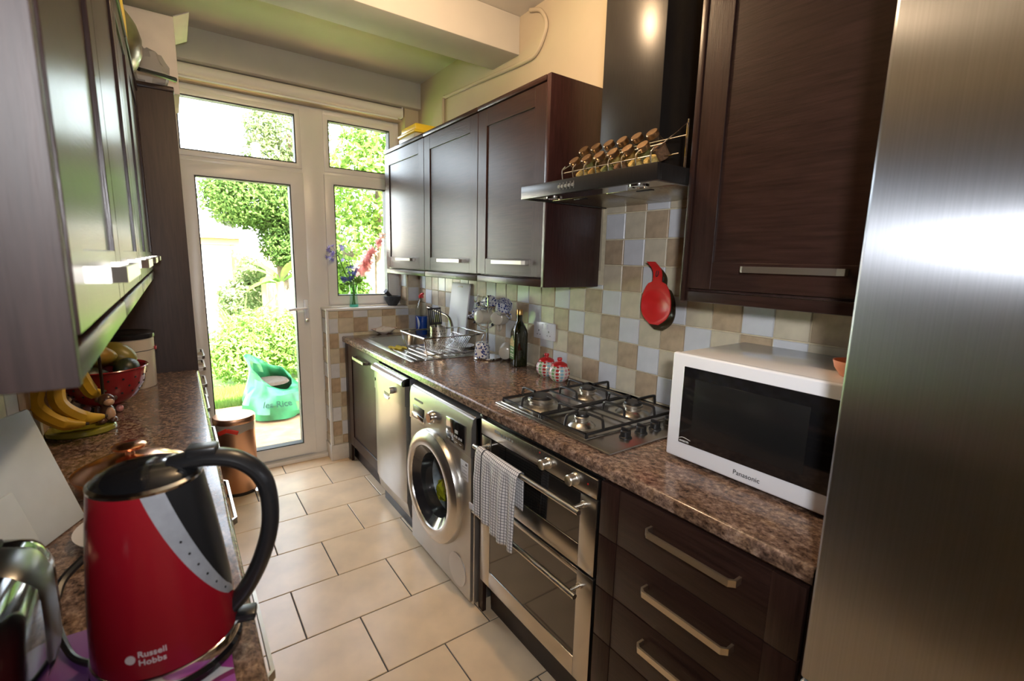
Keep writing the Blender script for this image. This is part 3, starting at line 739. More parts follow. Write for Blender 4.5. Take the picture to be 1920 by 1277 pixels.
# drawer unit
du = thing('drawer_unit', 'dark wood four-drawer unit under the microwave', 'drawers', (1.2, .6, 0))
b = NB(); rbox(b, .953, 1.50, .322, .864, .13, .861, .001); obj('body', b, carc, du); plinth(du, .99, .322, .858)
zz = [.135, .374, .532, .694, .856]
for i in range(4):
    y0, y1, z0, z1 = .326, .858, zz[i]+.0015, zz[i+1]-.0015
    b = NB(); rbox(b, .9325, .951, y0+.0655, y1-.0655, z0, z1, .0015); d = obj('drawer', b, wood_h, du)
    for p, q in ((y0, y0+.065), (y1-.065, y1)):
        b = NB(); rbox(b, .931, .951, p, q, z0, z1, .0015); obj('stile', b, wood, d)
    b = NB(); bar_handle(b, .932, .448, .685, (.30, .474, .634, .797)[i], -.034, .016, .006); obj('handle', b, nickel, d)

# fridge
fr = thing('fridge', 'tall brushed steel fridge standing close on the right', 'fridge', (1.2, 0, 0))
b = NB(); rbox(b, .955, 1.48, -.34, .300, .02, 1.96, .006); obj('body', b, pbr('fridge_side_grey', (.10, .10, .105), .4, .3), fr)
b = NB(); rbox(b, .897, .950, -.342, .306, .70, 1.958, .006, 3); obj('door', b, fridge_m, fr, local=False)
b = NB(); rbox(b, .897, .950, -.342, .306, .06, .694, .006, 3); obj('freezer_door', b, fridge_m, fr)
b = NB(); rbox(b, .956, 1.47, -.33, .295, .0005, .055, .003); obj('plinth', b, black_pl, fr)

# left base units
for k, (y0, y1, hm, lab) in enumerate(((.32, .596, .46, 'narrow dark wood base cabinet below the toaster'), (.598, 1.13, .86, 'dark wood base cabinet below the kettle'), (1.132, 1.66, 1.40, 'dark wood base cabinet below the copper pan'), (1.662, 2.19, 1.93, 'dark wood base cabinet below the banana stand'), (2.192, 2.684, 2.44, 'dark wood base cabinet below the cream tin'))):
    t_ = thing('base_cabinet', lab, 'cabinet', (-.15, (y0+y1)/2, 0), group='base cabinets under the kettle counter')
    b = NB(); rbox(b, XL+.012, .014, y0, y1, .13, .861, .001); obj('body', b, carc, t_)
    b = NB(); box(b, -.04, -.022, y0, y1, .0005, .128); obj('plinth', b, plinth_m, t_)
    b = NB(); rbox(b, .016, .036, y0+.002, y1-.002, .70, .857, .002); d = obj('drawer', b, wood_h, t_)
    m_ = hm; hl = .10 if k == 0 else .13
    b = NB(); bar_handle(b, .036, m_-hl, m_+hl, .80, .046, .016, .006); obj('handle', b, nickel, d)
    shaker_door(t_, .036, y0+.002, y1-.002, .135, .697, 1, (m_-hl, m_+hl, .65))
#PART2
# ---------------------------------------------------------------- cooker hood
hd = thing('cooker_hood', 'black chimney cooker hood above the gas hob', 'cooker hood', (1.3, 1.17, 1.68))
b = NB(); rbox(b, 1.080, 1.100, .862, 1.478, 1.680, 1.726, .002); rbox(b, 1.0995, 1.518, .862, .880, 1.680, 1.7255, .001); rbox(b, 1.0995, 1.518, 1.460, 1.478, 1.680, 1.7255, .001)
box(b, 1.0995, 1.518, .8795, 1.4605, 1.715, 1.7255); obj('canopy', b, hood_m, hd)
b = NB(); box(b, 1.1005, 1.205, .8805, 1.4595, 1.684, 1.690); us = obj('underside', b, pbr('hood_underside_steel', (.42, .40, .36), .14, 1.0), hd)
for y0, y1 in ((.8815, 1.168), (1.172, 1.4585)):
    b = NB(); rbox(b, 1.207, 1.516, y0, y1, 1.683, 1.693, .002); f = obj('grease_filter', b, pbr('filter_steel', (.36, .31, .22), .3, 1.0, var=.25, vs=120), hd)
    b = NB(); rbox(b, 1.225, 1.24, (y0+y1)/2-.03, (y0+y1)/2+.03, 1.680, 1.6835, .001); obj('filter_catch', b, black_pl, f)
for y in (.985, 1.375):
    b = NB(); lathe(b, [(.030, 0), (.030, -.004), (.022, -.0045), (.020, -.001), (0, -.001)], (1.155, y, 1.684), 24); l_ = obj('spotlight', b, chrome, hd)
    b = NB(); lathe(b, [(.019, -.0012), (.012, -.004), (0, -.005)], (1.155, y, 1.684), 18); obj('lens', b, pbr('lamp_lens', (.6, .6, .58), .1), l_)
b = NB(); rbox(b, 1.300, 1.518, 1.040, 1.302, 1.7265, ZC-.001, .002); obj('chimney', b, hood_m, hd)
b = NB()
for i in range(5): cyl(b, (1.0805, 1.262-i*.017, 1.703), (1.0765, 1.262-i*.017, 1.703), .0055, n=12)
obj('push_button', b, nickel, hd)
b = NB()
for i in range(5): box(b, 1.0792, 1.0802, 1.258-i*.017, 1.2585-i*.017, 1.692, 1.715)
obj('button_print', b, pbr('cream_print', (.7, .66, .55), .5), hd)

# ---------------------------------------------------------------- gas hob
hob = thing('gas_hob', 'four-burner stainless gas hob set into the worktop', 'hob', (1.24, 1.18, .903))
b = NB(); rbox(b, .985, 1.492, .885, 1.485, .9032, .911, .004, 2); obj('hob_plate', b, steel, hob)
b = NB(); rbox(b, 1.003, 1.474, 1.000, 1.470, .9105, .9135, .0012); obj('raised_deck', b, steel, hob)
burn = [(1.100, 1.345, .050, 'large'), (1.345, 1.345, .036, 'medium'), (1.085, 1.105, .027, 'small'), (1.340, 1.105, .036, 'medium')]
for x, y, r, n_ in burn:
    b = NB(); lathe(b, [(r*1.75, 0), (r*1.55, .006), (r*1.15, .013), (r*.92, .016), (0, .016)], (x, y, .9135), 30); bb = obj('burner', b, steel, hob)
    b = NB(); lathe(b, [(r*.80, 0), (r*.86, .006), (r*.98, .009), (r*.98, .016), (r*.9, .018), (0, .018)], (x, y, .9285), 28); obj('flame_ring', b, nickel, bb)
    b = NB(); lathe(b, [(r*.90, 0), (r*.92, .004), (r*.84, .009), (0, .0105)], (x, y, .9465), 28); obj('burner_cap', b, black_en, bb)
for k, (y0, y1) in enumerate(((1.236, 1.462), (1.006, 1.226))):
    b = NB(); x0, x1, zz_ = 1.010, 1.468, .926
    tube(b, [(x0, y0, zz_), (x1, y0, zz_), (x1, y1, zz_), (x0, y1, zz_)], .0055, 8, closed=True)
    ps = obj('pan_support', b, black_en, hob)
    for x, y, r, n_ in burn[::1]:
        if not (y0 < y < y1): continue
        lo_x, hi_x = (x0, (x0+x1)/2) if x < 1.2 else ((x0+x1)/2, x1)
        for (sx, sy) in ((x, y0), (x, y1), (lo_x if x < 1.2 else hi_x, y)):
            dx, dy = x-sx, y-sy; L_ = math.hypot(dx, dy); ux, uy = dx/L_, dy/L_; g = max(L_-r*.75, .03)
            b = NB(); tube(b, smooth_pts([(sx, sy, zz_), (sx+ux*.004, sy+uy*.004, zz_+.024), (sx+ux*.014, sy+uy*.014, zz_+.034), (sx+ux*g, sy+uy*g, zz_+.034)], 3), .0048, 8); obj('finger', b, black_en, ps)
        b = NB(); tube(b, smooth_pts([(1.239, y-.05, zz_), (1.239, y-.046, .955), (1.239, y-.02, .960), (1.239, y+.02, .960), (1.239, y+.046, .955), (1.239, y+.05, zz_)], 3), .0048, 8) if x < 1.2 else tube(b, [(1.239, y0, zz_), (1.239, y1, zz_)], .0045, 8)
        obj('finger', b, black_en, ps)
    for sx in (x0, x1):
        for sy in (y0, y1):
            b = NB(); cyl(b, (sx, sy, .9135), (sx, sy, zz_), .006, n=8); obj('foot', b, black_en, ps)
for x in (1.125, 1.200, 1.270, 1.345):
    b = NB(); lathe(b, [(.021, 0), (.020, .004), (.0165, .006), (.0165, .022), (.014, .025), (0, .026)], (x, .948, .911), 20); kn = obj('knob', b, black_pl, hob)
    b = NB(); rbox(b, x-.005, x+.005, .931, .965, .931, .943, .003); obj('knob_grip', b, black_pl, kn)

# ---------------------------------------------------------------- microwave
mw = thing('microwave', 'white microwave oven standing on the worktop beside the fridge', 'microwave', (1.31, .55, .903))
b = NB(); rbox(b, 1.150, 1.490, .312, .796, .915, 1.213, .006, 2); obj('body', b, white_mw, mw)
b = NB(); rbox(b, 1.128, 1.1495, .310, .800, .914, 1.214, .006, 3); df = obj('door_frame', b, white_pl, mw)
b = NB(); rbox(b, 1.1262, 1.130, .374, .760, .962, 1.180, .003); gl_ = obj('door_window', b, black_gl, df)
b = NB(); rbox(b, 1.1256, 1.1266, .435, .722, .990, 1.150, .004); obj('window_mesh', b, pbr('window_screen', (.012, .012, .012), .22), gl_)
b = NB(); rbox(b, 1.1262, 1.130, .315, .370, .930, 1.205, .003); cpn = obj('control_panel', b, pbr('pale_panel', (.6, .6, .62), .3), mw)
t = face_text('Panasonic', .0175, 1.1278, .596, .931, .0); obj('lettering', t, pbr('black_print', (.02, .02, .025), .5), df, smooth=False)
t = face_text('INVERTER', .0066, 1.1260, .756, .9665, .0001); obj('lettering', t, pbr('white_print', (.75, .75, .75), .5), gl_, smooth=False)
b = NB(); tube(b, smooth_pts([(1.1260, .757, .9755), (1.1260, .745, .9795), (1.1260, .722, .9755)], 4), .0006, 6); obj('swoosh_mark', b, MATS['white_print'], gl_)
for x in (1.17, 1.46):
    for y in (.34, .76):
        b = NB(); cyl(b, (x, y, .9035), (x, y, .917), .014, n=12); obj('foot', b, black_pl, mw)
# something orange-pink on top of the microwave, half hidden by the fridge
b = NB(); lathe(b, [(.0, 0), (.03, .001), (.043, .02), (.047, .036), (.045, .036), (.041, .02), (.028, .004), (0, .004)], (1.24, .398, 1.2133), 24)
tag(obj('bowl', b, pbr('orange_glaze', (.75, .30, .16), .3)), 'small orange bowl on top of the microwave', 'bowl')

# ---------------------------------------------------------------- splashback fittings
so = thing('wall_socket', 'white double wall socket on the tiled splashback', 'socket', (XR-.01, 1.84, 1.105))
b = NB(); rbox(b, XR-.022, XR-.011, 1.757, 1.922, 1.063, 1.150, .003); obj('plate', b, white_pl, so)
for yc in (1.800, 1.879):
    b = NB(); rbox(b, XR-.0255, XR-.0215, yc+(.010 if yc < 1.84 else -.032), yc+(.032 if yc < 1.84 else -.010), 1.118, 1.142, .001); obj('switch', b, white_pl, so)
    for dy, dz, h_ in ((0, .008, .009), (-.011, -.012, .004), (.011, -.012, .004)):
        b = NB(); box(b, XR-.0226, XR-.0215, yc+dy-.003, yc+dy+.003, 1.098+dz-h_/2, 1.098+dz+h_/2); obj('pin_hole', b, black_pl, so)
hk = thing('hook_strip', 'pair of small metal hooks on the tiles above the mug tree', 'hook', (XR-.012, 2.465, 1.22))
for y in (2.497, 2.435):
    b = NB(); cyl(b, (XR-.011, y, 1.237), (XR-.014, y, 1.237), .008, n=12); tube(b, smooth_pts([(XR-.014, y, 1.240), (XR-.020, y, 1.225), (XR-.022, y, 1.207), (XR-.034, y, 1.200), (XR-.042, y, 1.214)], 4), .0035, 8); obj('hook', b, nickel, hk)
def spoon_rest(name, m, label, loc, tilt):
    t = NB(); NU, NV = 26, 12
    def half(u):       # u 0 bottom .. 1 top
        if u < .66:
            q = (u-.30)/(.30 if u < .30 else .44); w_ = .067*math.sqrt(max(0, 1-q*q)); return max(w_, .019)
        return .0225-.012*min(1, (u-.66)/.14) if u < .80 else .0165
    F = []
    for layer in (0, 1):
        G = []
        for i in range(NU+1):
            u = i/NU; hw = max(half(u), .019 if u > .3 else .006); z = .235*(u if u > .02 else u); row = []
            for j in range(NV+1):
                v = -1+2*j/NV
                s_ = ((u-.30)/.27)**2+(v*.95)**2
                dep = .020*min(1, s_*1.1) if u < .62 else .020
                bend = -.018*max(0, (u-.86)/.14)**1.5
                row.append(t.verts.new((-(dep)+bend-(.0045 if layer == 0 else 0), hw*v+.022*max(0, (u-.80)/.2)**1.6, z)))
            G.append(row)
        F.append(G)
    for G in F:
        for i in range(NU):
            for j in range(NV): t.faces.new((G[i][j], G[i][j+1], G[i+1][j+1], G[i+1][j]))
    for i in range(NU):
        for j in (0, NV): t.faces.new((F[0][i][j], F[0][i+1][j], F[1][i+1][j], F[1][i][j]))
    for j in range(NV):
        for i in (0, NU): t.faces.new((F[0][i][j], F[0][i][j+1], F[1][i][j+1], F[1][i][j]))
    o = thing(name, label, 'spoon rest', loc, (tilt, 0, 0)); obj('bowl', t, m, o, local=True)
    h = NB(); tube(h, [(-.026+.003*math.cos(a), .004*math.cos(a)*0+.0055*math.sin(a)*.9, .193+.013*math.cos(a)) for a in [2*PI*k/14 for k in range(14)]], .0016, 6, closed=True); obj('hanging_hole', h, rubber, o, local=True)
    return o
spoon_rest('spoon_rest', red_sil, 'red silicone spoon rest hanging on the tiled wall', (1.497, 1.140, 1.228), 0)
spoon_rest('spoon_rest', pbr('dark_olive_glaze', (.045, .032, .015), .25), 'dark brown spoon rest hanging behind the red one', (1.517, 1.134, 1.206), .02)

# ---------------------------------------------------------------- spice rack on the hood
rk = thing('spice_rack', 'chrome wire spice rack on top of the cooker hood', 'rack', (1.2, 1.09, 1.7265))
Y0, Y1 = .905, 1.275; zb = 1.7285
def wire(*p, r=.0019, closed=False, parent=rk, name='wire'):
    b = NB(); tube(b, p, r, 6, closed=closed); return obj(name, b, chrome, parent)
wire((1.105, Y0, zb), (1.105, Y1, zb), (1.255, Y1, zb), (1.255, Y0, zb), closed=True)
wire((1.105, Y0, zb+.022), (1.105, Y1, zb+.022)); wire((1.150, Y0, zb+.060), (1.150, Y1, zb+.060)); wire((1.225, Y0, zb+.045), (1.225, Y1, zb+.045)); wire((1.255, Y0, zb+.10), (1.255, Y1, zb+.10))
for y in (Y0, Y1): wire((1.105, y, zb), (1.100, y, zb+.03), (1.15, y, zb+.06), (1.255, y, zb+.135), (1.255, y, zb))
for i in range(8):
    y = Y0+(Y1-Y0)*i/7
    wire((1.105, y, zb), (1.100, y, zb+.020), (1.104, y, zb+.034), (1.115, y, zb+.045))
for y in (Y0-.002,): wire((1.258, y, zb), (1.258, y, zb+.145), r=.0026)
fills = [pbr('herb_'+n, c, .9, var=.35, vs=160) for n, c in (('straw', (.55, .38, .12)), ('brown', (.16, .08, .04)), ('green', (.20, .20, .07)), ('ochre', (.42, .24, .06)))]
bronze = pbr('bronze_lid', (.36, .23, .13), .28, 1.0)
jg = glass('jar_glass', (.95, .95, .92), 0, 1.35)
ordn = ['first', 'second', 'third', 'fourth', 'fifth', 'sixth']
protos = []
jar_me = {}
for row, (xj, zj) in enumerate(((1.128, 1.789), (1.182, 1.834))):
    for k in range(6):
        y = 1.243-k*.0575+(.0 if row == 0 else .014)
        fm = fills[0] if (k == 5 and row == 0) else fills[(k*3+row*2) % 4]
        j = thing('spice_jar', 'glass spice jar with bronze lid, %s from the far end of the %s row' % (ordn[k], ('front', 'back')[row]), 'jar', (xj+.060, y, zj-.060), (0, -.80, .0), group='spice jars in the wire rack')
        for nm, pr_, mm in (('glass_body', [(0, 0), (.021, 0), (.0225, .003), (.0225, .052), (.018, .064), (.0165, .072), (.0165, .078)], jg), ('spice', [(0, .002), (.0205, .002), (.0205, .040), (0, .043)], fm), ('lid', [(.0175, .074), (.0185, .075), (.0185, .088), (.017, .090), (0, .0905)], bronze)):
            kk = (nm, mm.name)
            if kk in jar_me:
                c = bpy.data.objects.new(nm, jar_me[kk]); C.objects.link(c); c.parent = j
            else:
                b = NB(); lathe(b, pr_, n=18); c = obj(nm, b, mm, j, local=True); jar_me[kk] = c.data

# ---------------------------------------------------------------- sink and draining things
sk = thing('kitchen_sink', 'stainless steel inset sink with ribbed drainer below the window', 'sink', (1.23, 2.8, .903))
BX0, BX1, BY0, BY1 = 1.048, 1.400, 2.800, 3.215
t = NB()
def rrect(x0, x1, y0, y1, r, z, n=5):
    P = []
    for cx, cy, a0 in ((x1-r, y1-r, 0), (x0+r, y1-r, PI/2), (x0+r, y0+r, PI), (x1-r, y0+r, 3*PI/2)):
        for k in range(n+1): a = a0+PI/2*k/n; P.append((cx+r*math.cos(a), cy+r*math.sin(a), z))
    return P
outer = rrect(SX0, SX1, SY0, SY1, .02, .9045); outer2 = rrect(SX0+.008, SX1-.008, SY0+.008, SY1-.008, .018, .9075)
def loft(bm, loops, capend=True):
    V = [[bm.verts.new(p) for p in L_] for L_ in loops]; n = len(V[0])
    for A, B in zip(V, V[1:]):
        for i in range(n): bm.faces.new((A[i], A[(i+1)%n], B[(i+1)%n], B[i]))
    if capend: bm.faces.new(V[-1])
    return V
inner = rrect(BX0, BX1, BY0, BY1, .05, .9065)
loft(t, [outer, outer2, inner, rrect(BX0+.004, BX1-.004, BY0+.004, BY1-.004, .05, .900), rrect(BX0+.02, BX1-.02, BY0+.02, BY1-.02, .05, .76), rrect(BX0+.04, BX1-.04, BY0+.04, BY1-.04, .04, .752)])
obj('sink_top', t, steel, sk)
for i in range(8):
    x = 1.045+i*.048
    b = NB(); rbox(b, x, x+.016, SY0+.022, 2.775, .905, .9112, .003); obj('drainer_rib', b, steel, sk)
tp = thing('tap', 'dark chrome swan-neck mixer tap behind the utensil pot', 'tap', (1.437, 2.68, .9065))
b = NB(); cyl(b, (1.437, 2.68, .9065), (1.437, 2.68, .955), .021, .018, 18); obj('tap_base', b, chrome, tp)
b = NB(); tube(b, smooth_pts([(1.437, 2.68, .95), (1.437, 2.685, 1.03), (1.430, 2.72, 1.085), (1.415, 2.80, 1.105), (1.385, 2.93, 1.130)], 6), [.009]*12+[.008]*6+[.010]*7, 12); obj('spout', b, pbr('dull_bronze_chrome', (.35, .30, .26), .2, 1.0), tp)
b = NB(); tube(b, [(1.452, 2.66, .945), (1.47, 2.60, .985)], .006, 8); obj('lever', b, chrome, tp)

sbm = thing('washing_up_liquid', 'blue washing-up liquid bottle with red cap in the corner', 'bottle', (1.462, 3.205, .903))
el = Matrix.Diagonal((.75, 1.0, 1, 1))
b = NB(); lathe(b, [(0, 0), (.050, 0), (.054, .006), (.054, .135), (0, .137)], (1.462, 3.205, .9045), 24, el); obj('liquid', b, pbr('blue_liquid', (.01, .07, .42), .1, coat=.5), sbm)
b = NB(); lathe(b, [(.0545, .137), (.054, .17), (.046, .205), (.028, .235), (.016, .250), (.015, .268)], (1.462, 3.205, .9045), 24, el); obj('clear_shoulder', b, clear, sbm)
b = NB(); lathe(b, [(.018, .266), (.018, .285), (.010, .290), (.009, .30), (0, .301)], (1.462, 3.205, .9045), 16); b2 = b; tube(b2, [(1.462, 3.205, 1.198), (1.462, 3.17, 1.203)], .008, 8); obj('cap', b2, red_sil, sbm)
b = NB()
for i in range(9):
    pass
b.free()
b = NB(); P = [(math.cos(a)*.031, math.sin(a)*.052) for a in [2*PI*k/24 for k in range(24)]]
n0 = [b.verts.new((1.462+.0+(-.0415+.010*(p[0]/.031)**2)*1.0, 3.195+p[0], .985+p[1])) for p in P]; b.faces.new(n0); obj('label', b, pbr('pale_label', (.72, .74, .76), .4), sbm)
pk = NB(); ball(pk, (0, 0, 0), (1, 1, 1), 16, 10)
rnd_ = random.Random(3)
for v in pk.verts:
    p = v.co; s_ = 1+.12*math.sin(5*p.x+2)*math.cos(4*p.y)+rnd_.uniform(-.05, .05)
    e_ = abs(p.x)**1.0
    v.co = Vector((p.x*.075*s_*(1.0+.25*e_), p.y*.040*s_, .026+p.z*.026*s_*(1.25-.75*e_)+.016*e_*e_))
bmesh.ops.translate(pk, verts=pk.verts[:], vec=(1.215, 3.312, .9065))
def _pk(N, L, b_):
    tc = N.new('ShaderNodeTexCoord'); nz = N.new('ShaderNodeTexNoise'); nz.inputs['Scale'].default_value = 45; L.new(tc.outputs['Object'], nz.inputs[0])
    L.new(mixc(N, L, mathn(N, L, 'GREATER_THAN', nz.outputs[0], .60), (.66, .62, .57), (.42, .24, .22)), b_.inputs['Base Color'])
tag(obj('floral_packet', pk, pattern_mat('floral_print_white', _pk, .45)), 'crumpled white floral packet by the sink corner', 'packet')
# yellow cloth
b = NB(); NX, NY = 12, 8
G = [[b.verts.new((1.035+.095*i/NX, 2.66+.10*j/NY+.01*math.sin(i), .9155+.004*math.sin(i*1.1+j*.7)+.003*math.cos(j*1.7))) for j in range(NY+1)] for i in range(NX+1)]
for i in range(NX):
    for j in range(NY): b.faces.new((G[i][j], G[i+1][j], G[i+1][j+1], G[i][j+1]))
r_ = bmesh.ops.solidify(b, geom=b.faces[:], thickness=.006)
tag(obj('dish_cloth', b, yellow_cl), 'folded yellow dish cloth on the sink drainer', 'cloth')
# dish rack
dk = thing('dish_rack', 'chrome wire dish rack standing on the sink drainer', 'rack', (1.27, 2.5, .912))
U = [(1.080, 2.335), (1.470, 2.345), (1.470, 2.66), (1.080, 2.66)]; Lw = [(1.115, 2.375), (1.440, 2.375), (1.440, 2.635), (1.115, 2.635)]
wire(*[(x, y, 1.025) for x, y in U], r=.0048, closed=True, parent=dk, name='rim_wire'); wire(*[(x, y, .922) for x, y in Lw], r=.004, closed=True, parent=dk, name='base_wire')
for (x, y), (x2, y2) in zip(U, Lw):
    wire((x, y, 1.025), (x2, y2, .915), r=.004, parent=dk, name='corner_wire')
for i in range(1, 6):
    x = 1.115+.325*i/6; wire((x, 2.375, .922), (x, 2.635, .922), r=.002, parent=dk, name='floor_wire')
for sgn, xa in ((0, 1.205), (1, 1.345)):
    for i in range(13):
        y = 2.385+i*.0185
        wire((xa, y, .922), (xa+.055, y, 1.005), (xa+.062, y, 1.005), r=.0026, parent=dk, name='plate_wire')
    wire((xa+.055, 2.38, 1.005), (xa+.055, 2.615, 1.005), r=.0034, parent=dk, name='plate_rail'); wire((xa+.027, 2.38, .964), (xa+.027, 2.615, .964), r=.002, parent=dk, name='plate_rail')
b = NB(); lathe(b, [(0, 0), (.05, .001), (.075, .012), (.073, .014), (.048, .004), (0, .004)], (1.41, 2.50, .9255), 28); tag(obj('saucer', b, white_pl), 'pale saucer lying in the wire dish rack', 'saucer')
# utensil pot and turner
up_ = thing('utensil_pot', 'perforated steel utensil pot standing in the dish rack', 'pot', (1.262, 2.535, .9245))
b = NB(); lathe(b, [(0, 0), (.045, 0), (.047, .003), (.047, .128), (.049, .130), (.049, .134), (.0455, .134), (.0455, .004), (0, .004)], (1.262, 2.535, .9245), 36); obj('pot_body', b, nickel, up_)
b = NB()
for ring in range(6):
    for k in range(16):
        a = 2*PI*(k+.5*(ring % 2))/16; z = .9445+ring*.018; d_ = Vector((math.cos(a), math.sin(a), 0)); p = Vector((1.262, 2.535, z))
        cyl(b, p+d_*.0465, p+d_*.0474, .0034, n=8)
o_ = obj('perforation', b, black_pl, up_); o_['kind'] = 'stuff'
tr = thing('turner', 'black slotted turner standing in the utensil pot', 'utensil', (1.255, 2.53, .93))
X = Matrix.Translation((1.240, 2.515, 1.072)) @ Matrix.Rotation(1.05, 4, 'Z') @ Matrix.Rotation(-.10, 4, 'X') @ Matrix.Rotation(-.12, 4, 'Y')
b = NB(); t = NB()
ringf = [(-.034, 0), (.034, 0), (.040, .085), (-.040, .085)]
for i in range(7):
    u0 = -.037+i*.0112
    rbox(t, -.0025, .0025, u0, u0+.0068, .004, .092, .001)
rbox(t, -.0015, .0015, -.036, .036, 0, .014, .001); rbox(t, -.0015, .0015, -.039, .039, .090, .102, .001)
bmesh.ops.transform(t, matrix=X, verts=t.verts[:]); obj('blade', t, black_pl, tr)
b = NB(); tube(b, [X @ Vector((0, 0, .006)), Vector((1.256, 2.533, .95))], .005, 8); obj('handle', b, black_pl, tr)
# yellow-green scourer bottle behind the turner
b = NB(); lathe(b, [(0, 0), (.026, 0), (.027, .01), (.027, .12), (.012, .15), (.011, .17), (0, .171)], (1.452, 2.93, .9075), 18); tag(obj('soap_bottle', b, pbr('lime_plastic', (.62, .66, .18), .35)), 'small lime green bottle behind the black turner', 'bottle')
# white chopping board leaning on the splashback
cb = thing('chopping_board', 'white plastic chopping board leaning on the tiles behind the sink', 'board', (1.46, 2.70, .904))
X = Matrix.Translation((1.462, 2.690, .9062)) @ Matrix.Rotation(.115, 4, 'Y')
b = NB(); rbox(b, -.005, .005, -.118, .118, 0, .400, .004, 2, mtx=X); obj('board', b, pbr('white_board', (.86, .86, .92), .4), cb)
b = NB(); rbox(b, -.0054, .0054, -.035, .035, .372, .384, .003, mtx=X); obj('slot', b, tile_t, cb)

# mug tree --------------------------------------------------------------------
mt = thing('mug_tree', 'chrome wire mug tree standing between sink and oil bottle', 'mug tree', (1.425, 2.235, .903))
mx, my = 1.425, 2.235
b = NB(); lathe(b, [(0, 0), (.078, 0), (.082, .004), (.080, .010), (.03, .013), (0, .013)], (mx, my, .9035), 32); obj('base', b, chrome, mt)
b = NB(); tube(b, [(mx, my, .91), (mx, my, 1.245)], .0055, 10); ball(b, (mx, my, 1.252), .009, 10, 8); obj('post', b, chrome, mt)
arms = []
for k, (az, z) in enumerate(((195, 1.195), (315, 1.195), (75, 1.195), (135, 1.08), (255, 1.08), (15, 1.08))):
    a = math.radians(az); d_ = Vector((math.cos(a), math.sin(a), 0)); p = Vector((mx, my, z))
    b = NB(); tube(b, smooth_pts([p, p+d_*.04+Vector((0, 0, .004)), p+d_*.075+Vector((0, 0, .024))], 4), .0036, 8); am = obj('arm', b, chrome, mt)
    b = NB(); ball(b, p+d_*.078+Vector((0, 0, .026)), .0075, 8, 6); obj('tip', b, black_pl, am); arms.append((d_, p))
def mug(label, loc, rot, m, inner=cream_china):
    t = thing('mug', label, 'mug', loc, rot, group='mugs on the mug tree')
    b = NB(); lathe(b, [(0, 0), (.030, 0), (.036, .004), (.041, .03), (.043, .085), (.0405, .085), (.038, .03), (.033, .007), (0, .006)], n=26); obj('cup', b, m, t, local=True)
    b = NB(); tube(b, smooth_pts([(.040, 0, .070), (.060, 0, .074), (.072, 0, .055), (.066, 0, .030), (.039, 0, .018)], 5), .0048, 8); obj('handle', b, m, t, local=True)
    return t
# hanging mugs: tilted, handle over the arm
mug('blue floral mug hanging on the upper arm nearest the sink', (1.395, 2.300, 1.155), (1.9, .2, 2.3), mug_m)
mug('cream mug hanging with its base towards the hob, sink side of the tree', (1.370, 2.252, 1.140), (.35, 1.62, .62), cream_china)
mug('cream mug hanging with its base towards the hob, oil bottle side of the tree', (1.425, 2.150, 1.140), (.30, 1.60, .9), cream_china)
mug('blue floral mug hanging on the upper arm nearest the oil bottle', (1.455, 2.150, 1.185), (.9, .9, -.9), mug_m)
mug('blue floral mug hanging at the middle of the tree below its top', (1.470, 2.275, 1.225), (2.0, 0, 2.9), mug_m)
mug('blue floral mug standing upside down on the base of the tree', (1.385, 2.230, 1.000), (PI, 0, .4), mug_m)
mug('cream mug lying on its side by the oil bottle', (1.462, 2.115, .9475), (-1.5, 0, -.75), cream_china)

# olive oil bottle
ob = thing('oil_bottle', 'dark green olive oil bottle with gold cap against the tiles', 'bottle', (1.462, 1.985, .903))
ox, oy = 1.462, 1.985
t = NB(); S = .0385
loops = [rrect(-S*k, S*k, -S*k, S*k, r_*k, z) for k, r_, z in ((.85, .016, 0), (1, .016, .006), (1, .016, .175), (.92, .02, .195), (.66, .034, .222), (.42, .038, .238), (.37, .0385, .25), (.36, .0385, .275))]
loft(t, loops); bmesh.ops.rotate(t, verts=t.verts[:], cent=(0, 0, 0), matrix=Matrix.Rotation(-.25, 3, 'Z')); bmesh.ops.translate(t, verts=t.verts[:], vec=(ox, oy, .9035))
obj('bottle_glass', t, pbr('dark_green_glass', (.012, .014, .004), .06, coat=.6), ob)
b = NB(); lathe(b, [(.0150, .272), (.0160, .273), (.0160, .298), (.014, .301), (0, .301)], (ox, oy, .9035), 20); obj('cap', b, pbr('gold_foil', (.75, .45, .15), .3, 1.0), ob)
Rz = Matrix.Translation((ox, oy, .9035)) @ Matrix.Rotation(-.25, 4, 'Z')
b = NB(); poly = [(-.030, .040), (.030, .040), (.030, .142), (.018, .146), (.010, .160), (0, .166), (-.010, .160), (-.018, .146), (-.030, .142)]
prism(b, poly, 'x', -S-.0012, -S+.0005); bmesh.ops.transform(b, matrix=Rz, verts=b.verts[:]); lb = obj('label', b, pbr('green_label', (.10, .22, .05), .5, var=.4, vs=60), ob)
b = NB(); prism(b, [(-.028, .108), (.028, .108), (.028, .140), (.016, .144), (0, .162), (-.016, .144), (-.028, .140)], 'x', -S-.0018, -S-.0010); bmesh.ops.transform(b, matrix=Rz, verts=b.verts[:]); obj('label_picture', b, pbr('label_gold', (.55, .40, .14), .5, var=.4, vs=90), lb)
b = NB(); 
for z, w_ in ((.095, .022), (.080, .018), (.062, .024), (.052, .02)): box(b, -S-.0018, -S-.0010, -w_, w_, z, z+.006)
bmesh.ops.transform(b, matrix=Rz, verts=b.verts[:]); obj('label_print', b, pbr('label_cream', (.65, .66, .48), .5), lb)
